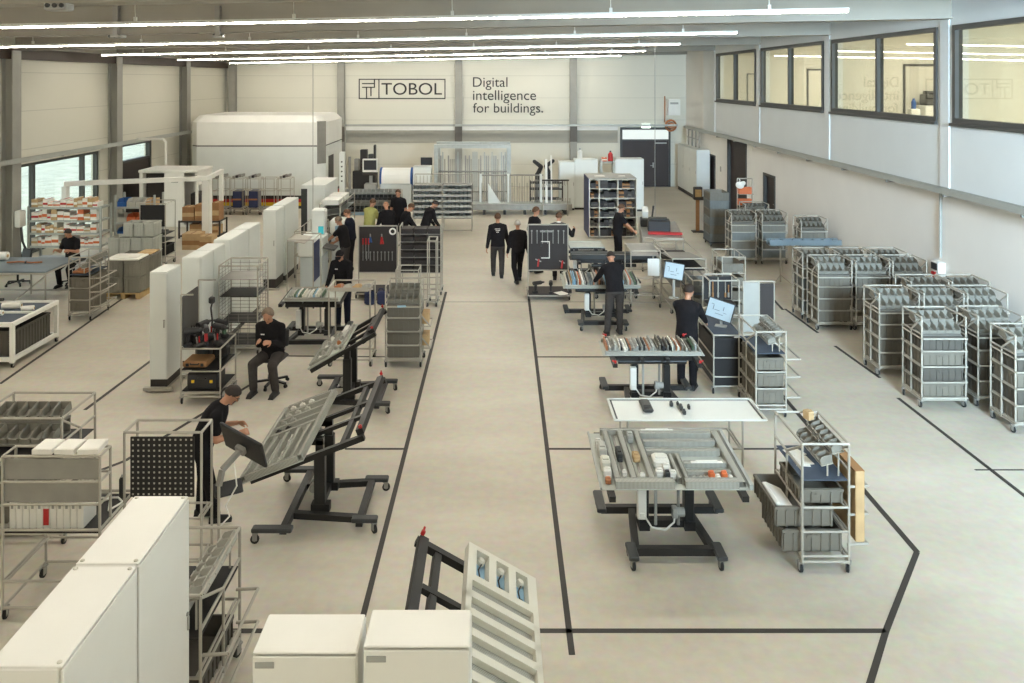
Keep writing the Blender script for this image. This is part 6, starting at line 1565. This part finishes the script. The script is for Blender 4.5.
# bin racks in the back centre
for u in range(2):
    x = -2.42 + 1.04 * u; nm = ['left', 'right'][u]
    t = thing('bin_rack', 'black framed rack of grey bins in the back centre, %s of two' % nm, 'rack', (x, 28.2, 0))
    f = MB()
    for s in (-1, 1):
        for e in (-1, 1): f.tube((s * .5, e * .3, .02), (s * .5, e * .3, 1.95 if e > 0 else 1.62), .018)
        f.tube((s * .5, -.3, .06), (s * .5, .3, .06), .018)
    f.tube((-.5, .3, 1.95), (.5, .3, 1.95), .018); f.tube((-.5, -.3, .06), (.5, -.3, .06), .018); obj('frame', f, 'tube', t)
    obj('side_board', MB().b2((-.515, -.3, .46), (-.5, .3, 1.62)).b2((.5, -.3, .46), (.515, .3, 1.62)), 'plinth', t)
    for k in range(6):
        z = .48 + .19 * k
        obj('shelf_board', MB().b2((-.5, -.3, z - .02), (.5, .3, z)), 'plinth', t)
        for i in range(7): far_bin(.132, .5, .13, 'bin_pale', (x - .42 + .14 * i, 28.1, z + .001))
    for i in range(8): obj('peg', MB().tube((-.44 + .125 * i, .28, 1.63), (-.44 + .125 * i, .28, 1.9), .012, 6), 'tube', t)
    obj('top_board', MB().b2((-.5, -.3, 1.62), (.5, .3, 1.635)), 'steel', t)
o = obj('picking_bin', far_bins, FB); o['kind'] = 'stuff'; tag(o, 'small distant bins filling the two black back racks and the sloping assembly shelf', 'bins')
# gantry with upright profiles
t = thing('gantry_frame', 'large grey gantry frame over the upright profile store at the back', 'frame', (-1.0, 33.5, 0))
for x in (-1.55, 1.5): obj('post', MB().b2((x - .08, -.08, 0), (x + .08, .08, 2.45)), 'galv', t); obj('post', MB().b2((x - .08, 1.4, 0), (x + .08, 1.56, 2.45)), 'galv', t)
obj('cross_beam', MB().b2((-1.63, -.1, 2.45), (1.58, .1, 2.6)), 'galv', t); obj('cross_beam', MB().b2((-1.63, 1.4, 2.45), (1.58, 1.58, 2.6)), 'galv', t)
obj('holding_bar', MB().tube((-1.5, .2, 1.45), (1.5, .2, 1.45), .03), 'steel', t); obj('holding_bar', MB().tube((-1.5, .2, .6), (1.5, .2, .6), .03), 'steel', t); obj('floor_tray', MB().b2((-1.55, -.1, .1), (1.5, .9, .16)), 'steel', t)
r_ = random.Random(9)
pm = [cached(('prof', h), lambda h=h: MB().b2((-.028, -.03, 0), (.028, -.02, h)).b2((-.028, -.02, 0), (-.02, .03, h)).b2((.02, -.02, 0), (.028, .03, h)).mesh('profile_bar', c)) for h, c in ((2.1, 'galv'), (1.8, 'tube'), (2.2, 'cream'), (1.95, 'steel'), (1.95, 'peg'), (2.2, 'top_slate'))]
for i in range(36):
    x = -2.45 + i * .08
    o = link('profile_bar', pm[r_.choice((0, 2, 0, 4, 3, 0, 1, 1, 3, 3))], None, (x, 33.72 + r_.uniform(0, .06), .161), (R(-2), 0, 0)); tag(o, 'upright metal profile standing in the gantry store', 'profile', 'upright profiles in the gantry store')
# low fence machine right of it
t = thing('profile_saw', 'low grey sawing line with many upright stops right of the gantry', 'machine', (.75, 31.8, 0))
obj('bed', MB().b2((-2.2, -.4, .28), (2.2, .4, .42)), 'galv', t); obj('bed_front', MB().b2((-2.2, -.42, .2), (2.2, -.4, .42)), 'steel', t)
for i in range(6): obj('foot', MB().b2((-2.1 + i * .8, -.3, 0), (-2.0 + i * .8, .3, .28)), 'plinth', t)
for i in range(24): obj('stop_bar', MB().tube((-1.35 + i * .1, .1, .42), (-1.35 + i * .1, .1, 1.5 if i % 3 else 1.2), .015, 6), 'tube' if i % 2 else 'steel', t)
for x in (-1.4, -.3, 1.0): obj('guide_post', MB().b2((x - .05, .1, .42), (x + .05, .2, 1.55)), 'white_cool', t)
obj('top_rail', MB().tube((-1.4, .15, 1.5), (1.1, .15, 1.5), .03), 'steel', t); obj('gusset', MB().prism([(-1.1, .42), (-.6, .42), (-1.1, 1.2)], 'y', -.1, -.05), 'white_cool', t)
for x, h in ((1.22, 2.15), (1.42, 2.3)): obj('white_mast', MB().bar((x, .0, .42), (x - .02, .0, h), .09 if x < 1.3 else .05), 'white_powder', t)
for i in range(7): obj('loop', MB().path([Vector((1.6 + i * .085, -.2, .45)), Vector((1.6 + i * .085, -.2, .62)), Vector((1.64 + i * .085, -.1, .62)), Vector((1.64 + i * .085, -.1, .45))], .01, 5), 'tube', t)
t = thing('stop_rail', 'dark rail of hooks above the right end of the sawing line', 'rail', (2.3, 31.1, 0)); obj('rail_bar', MB().tube((-.55, 0, 1.4), (.5, 0, 1.4), .03), 'plinth', t)
for s in (-.5, .45): obj('leg', MB().tube((s, 0, .02), (s, 0, 1.4), .02), 'tube', t)
for i in range(10): obj('hook', MB().path([Vector((-.48 + i * .1, 0, 1.38)), Vector((-.48 + i * .1, -.04, 1.25)), Vector((-.45 + i * .1, -.06, 1.2))], .01, 5), 'steel', t)
def arm_robot(x, y, lab, s):
    t = thing('robot_arm', lab, 'robot', (x, y, 0)); obj('pedestal', MB().cbox((0, 0, .6), (.3, .3, 1.2), .03), 'steel', t)
    obj('arm_base', MB().tube((0, 0, 1.2), (0, 0, 1.45), .13, 14), 'plastic_dark', t); obj('lower_arm', MB().capsule((0, 0, 1.45), (s * .12, 0, 1.72), .1, .09), 'plastic_dark', t); obj('upper_arm', MB().capsule((s * .12, 0, 1.72), (-s * .16, -.1, 1.95), .09, .08), 'plastic_dark', t)
arm_robot(1.7, 33.0, 'dark jointed robot arm behind the sawing line, left one', 1); arm_robot(2.15, 33.2, 'dark jointed robot arm behind the sawing line, right one', -1)
t = shelf_unit(2.0, 32.6, 1.3, .4, [.5, .9, 1.15], 'low dark shelf behind the sawing line under the robot arms', 'plinth')
# white cabinets behind the pigeonhole rack
enclosure(2.85, 32.9, .62, .7, 1.95, 'white cabinet at the right end of the sawing line', 0, .08, 'white_cool', eye=False)
enclosure(3.65, 33.0, .95, .6, 2.05, 'white cabinet with shelf frame on top behind the pigeonhole rack', 0, .08, 'white_cool', eye=False)
enclosure(5.35, 32.6, 1.15, .7, 2.1, 'white cabinet directly left of the black double door', 0, .08, 'white_cool', eye=False)
def bottle(x, y, z, c, cc, lab, s=1.0): o = thing('bottle', lab, 'bottle', (x, y, z)); obj('flask', MB().lathe([(.0, 0), (.1 * s, 0), (.1 * s, .28 * s), (.04 * s, .36 * s)], 14), c, o); obj('cap', MB().lathe([(.035 * s, .36 * s), (.035 * s, .42 * s), (0, .42 * s)], 10), cc, o)
bottle(3.42, 33.0, 2.065, 'plastic_white', 'plastic_grey', 'white bottle on the white cabinets behind the pigeonhole rack'); bottle(4.62, 32.6, 2.0, 'red', 'plastic_dark', 'red bottle on the shelf left of the black double door')
t = shelf_unit(4.5, 32.7, .5, .5, [1.0, 1.5, 1.98], 'small pale shelf between two white back cabinets', 'galv')
carton((4.38, 32.7, 1.981), .2, .2, .16, ('orange', 'paper'), 'small orange box beside the red bottle near the black door')
# pigeonhole rack
t = thing('pigeonhole_rack', 'tall white and blue pigeonhole rack full of small goods', 'rack', (3.87, 27.4, 0))
f = MB(); X0, X1, Y0, Y1 = -.8, .8, -.7, .7
f.b2((X0, Y0, .05), (X0 + .03, Y1, 2.0)); f.b2((X1 - .03, Y0, .05), (X1, Y1, 2.0)); f.b2((X0, Y1 - .02, .05), (X1, Y1, 2.0)); 
cx = [X0 + .03, -.45, .17, X1 - .03]
for c_ in cx[1:3]: f.b2((c_ - .015, Y0, .1), (c_ + .015, Y1 - .02, 1.97))
zs_ = [.08, .4, .72, 1.04, 1.36, 1.68, 1.98]
for k in range(len(cx) - 1):
    for z in zs_: f.b2((cx[k] + .015, Y0, z - .02), (cx[k + 1] - .015, Y1 - .02, z))
obj('carcass', f, 'cream', t); obj('side_sheet', MB().b2((X0 - .02, Y0, .05), (X0, Y1, 2.0)), 'navy', t); obj('top_sheet', MB().b2((X0, Y0 + .02, 2.0), (X1, Y1, 2.02)), 'plastic_grey', t)
r_ = random.Random(31)
for k in range(3):
    for j in range(6):
        a, b = cx[k] + .03, cx[k + 1] - .03; x = a
        while x < b - .08:
            w_ = min(r_.choice((.12, .18, .26)), b - x); h_ = r_.uniform(.12, .27); c = r_.choice([('peg', 'plinth'), ('plinth', 'peg'), ('peg_black', 'peg'), ('cardboard_dark', 'peg'), ('plinth', 'crate_dark'), ('crate_dark', 'peg')])
            w_ = round(w_, 2); h_ = round(h_, 2)
            carton((3.87 + x + w_ / 2, 26.98, zs_[j] + .001), w_ - .01, .45, h_, c, 'small goods box in the %s pigeonhole column, %s row' % (['narrow left', 'middle', 'right'][k], ['bottom', 'second', 'third', 'fourth', 'fifth', 'top'][j]), 'goods in pigeonhole column %s row %s' % ('left middle right'.split()[k], 'bottom second third fourth fifth top'.split()[j])); x += w_
for (x, y, a, b, lb) in ((3.5, 27.3, .35, .18, 'pale sheet lying on the pigeonhole rack, left one'), (4.25, 27.3, .22, .16, 'pale sheet lying on the pigeonhole rack, right one')): o = obj('paper_sheet', MB().box((0, 0, .004), (a, b, .006)).box((.03, .02, .011), (a * .8, b * .8, .006), (0, 0, .1)), 'paper', None, (x, y, 2.021)); tag(o, lb, 'paper')
# tool board right of the aisle
tool_board(1.25, 19.6, .98, .64, 1.74, 'dark tool board on castors right of the aisle before the men', 2)
yb = 19.575
for i in range(7): hang('wrench', 'steel wrench hanging on the right tool board', .85 + i * .13, yb, 1.45, [('shaft', MB().cbox((0, -.016, 0), (.018, .01, .3), .003), 'steel'), ('jaw', MB().tube((0, -.022, .16), (0, -.01, .16), .022), 'steel')]); COL.objects[-3]['group'] = 'wrenches on the right tool board'
hang('hacksaw', 'pale metal hacksaw frame in the middle of the right tool board', 1.18, yb, 1.15, [('bow', MB().path([Vector((-.1, -.02, -.2)), Vector((.1, -.02, -.2)), Vector((.1, -.02, .2)), Vector((-.1, -.02, .2))], .012), 'paper'), ('grip', MB().cbox((-.1, -.02, .14), (.04, .03, .12), .01), 'plastic_dark')])
hang('spirit_level', 'flat grey holder at the top of the right tool board', 1.2, yb, 1.6, [('bar', MB().cbox((0, -.02, 0), (.3, .03, .04), .005), 'steel'), ('vial', MB().cbox((.0, -.038, 0), (.05, .008, .02), .002), 'green')])
for i, (x, z) in enumerate(((1.02, .84), (1.6, .8))): hang('hand_clamp', 'red handled clamp low on the right tool board, ' + ['left', 'right'][i] + ' one', x, yb, z, [('grip', MB().bar((-.02, -.02, -.1), (.0, -.02, .08), .04), 'red'), ('jaw', MB().bar((-.08, -.02, .08), (.06, -.02, .02), .025), 'steel')])
for k, (x, c, lb) in enumerate(((.98, 'plastic_dark', 'dark cordless tool on the deck below the right tool board, left one'), (1.3, 'plastic_dark', 'dark cordless tool on the deck below the right tool board, middle one'))): power_tool((x, 19.35, .151), .5 + k, c, lb, 1.2)
o = obj('paper_sheet', MB().box((0, 0, .004), (.24, .3, .006)).box((.02, .01, .01), (.2, .25, .004), (0, 0, .1)), 'paper', None, (1.55, 19.3, .151), (0, 0, .5)); tag(o, 'white paper on the deck below the right tool board', 'paper')
# thin steel cables hanging from the roof
for px, y, zb_, lb in ((313, 23.6, 1.2, 'thin vertical steel cable hanging from the roof left of the lettering'), (655, 25.6, .3, 'thin vertical steel cable hanging from the roof before the black double door')):
    x = (px - VX) * y / FPX; t = thing('hanging_cable', lb, 'cable', (x, y, 0)); obj('wire', MB().tube((0, 0, zb_), (0, 0, zbeam(x) + .74), .011, 6), 'steel', t); obj('end_weight', MB().cbox((0, 0, zb_), (.06, .06, .12), .01), 'plastic_grey', t)
# ================================================================= people
P = person
P(.02, 21.4, R(4), 'person in black walking away up the aisle, white print on back, left walker', 1.78, 2, (4, -4), ((-.3, -.1, .8), (.3, .12, .82)), ((-.1, .28, .09), (.08, -.3, .16)), hipz=.91, backprint=True, hair='hair_brown', trousers='cloth_grey')
P(.55, 20.9, R(12), 'grey-haired person in black walking away just left of the right tool board', 1.68, 4, (10, -8), ((-.28, .1, .8), (.28, -.08, .8)), ((-.1, -.28, .13), (.1, .25, .09)), hipz=.91, hair='hair_grey', trousers='cloth_black')
P(1.02, 22.0, R(-60), 'dark-haired person in black behind the right tool board turned to the right', 1.8, 3, (0, -15), ((-.2, .2, 1.0), (.2, .2, 1.0)), hair='hair_brown')
P(1.63, 21.2, R(-8), 'person in black with white collar behind the right tool board raising the right hand', 1.78, 2, (5, -10), ((-.2, .15, .95), (.4, .2, 1.32)), hair='hair_brown', collar='paper', backprint=True)
P(3.45, 22.9, R(-80), 'person in black T-shirt standing at the far machine bench with bare arms forward', 1.75, 6, (16, -6), ((-.18, .42, 1.02), (.2, .45, 1.0)), sleeve='short', hair='hair_brown')
P(2.42, 16.62, R(6), 'person in black jumper and grey trousers seen from behind bending over the colourful panel', 1.78, 24, (42, 0), ((-.3, .5, .98), (.12, .55, 1.0)), ((-.14, -.03, .08), (.14, .02, .08)), hipshift=-.12, trousers='cloth_grey')
P(3.25, 13.7, R(-28), 'person in black standing with the back to the camera at the bright touch screen', 1.78, 5, (14, -12), ((-.18, .44, 1.0), (.22, .52, 1.02)), hair='hair_dark')
P(-3.88, 13.85, R(172), 'grey-haired person in black jumper sitting on an office chair looking at both hands', 1.88, 12, (34, 6), ((-.1, .3, .82), (.1, .32, .84)), ((-.2, .36, .08), (.16, .38, .08)), hipz=.56, sit=True, trousers='cloth_grey', hair='hair_mid', hairstyle='receding', chestprint=True)
P(-3.5, 9.62, R(-78), 'person in black T-shirt and glasses leaning over the nearest tilted table', 1.7, 26, (44, 4), ((-.15, .36, 1.14), (.12, .4, 1.12)), ((-.12, -.08, .08), (.12, .14, .08)), hipshift=-.05, sleeve='short', glasses=True, hair='hair_dark')
P(-3.3, 17.15, R(172), 'person in dark cap and black jumper facing the camera, looking down at the flat panel', 1.74, 12, (40, 0), ((-.22, .42, 1.0), (.22, .42, 1.0)), cap=True, trousers='cloth_navy', chestprint=True)
P(-4.0, 21.1, R(78), 'grey-haired person in black T-shirt reaching left to the white machine with teal screen', 1.72, 12, (24, 0), ((-.1, .62, .98), (.2, .4, 1.0)), sleeve='short', hair='hair_mid', trousers='cloth_grey')
P(-4.05, 22.2, R(85), 'person in navy jumper standing behind the one reaching to the white machine', 1.72, 6, (14, 0), ((-.2, .3, 1.0), (.2, .3, 1.0)), top='cloth_navy', hair='hair_brown')
P(-3.8, 23.8, R(-30), 'person in yellow-green jacket standing before the sloping bin shelf', 1.76, 8, (24, -10), ((-.2, .4, .98), (.22, .4, 1.0)), top='cloth_green', hair='hair_brown')
P(-3.18, 23.3, R(25), 'bald person in black beside the yellow-green jacket', 1.76, 10, (26, 0), ((-.22, .38, 1.0), (.2, .4, 1.0)), hairstyle='bald')
P(-3.15, 25.7, R(165), 'person in black T-shirt standing beside the sloping bin shelf, farthest of the group', 1.8, 4, (18, 10), ((-.25, .2, .95), (.25, .2, .95)), sleeve='short', hair='hair_brown')
P(-2.75, 23.3, R(-75), 'brown-haired person in black leaning over papers left of the aisle', 1.74, 16, (34, 0), ((-.16, .42, .95), (.16, .45, .95)), hair='hair_brown')
P(-2.15, 24.0, R(-60), 'person in black jacket bent forward nearest the back bin racks', 1.74, 22, (44, 0), ((-.2, .4, .9), (.2, .4, .9)), hair='hair_dark')
P(-11.0, 20.75, R(172), 'person in black T-shirt sitting at the braced bench before the box shelf', 1.75, 10, (34, 0), ((-.2, .4, .98), (.2, .4, .98)), ((-.16, .3, .08), (.16, .3, .08)), hipz=.72, sit=True, sleeve='short', hair='hair_dark')
office_chair(-11.0, 20.8, R(172), .66, 'black work stool under the person at the braced bench', False)
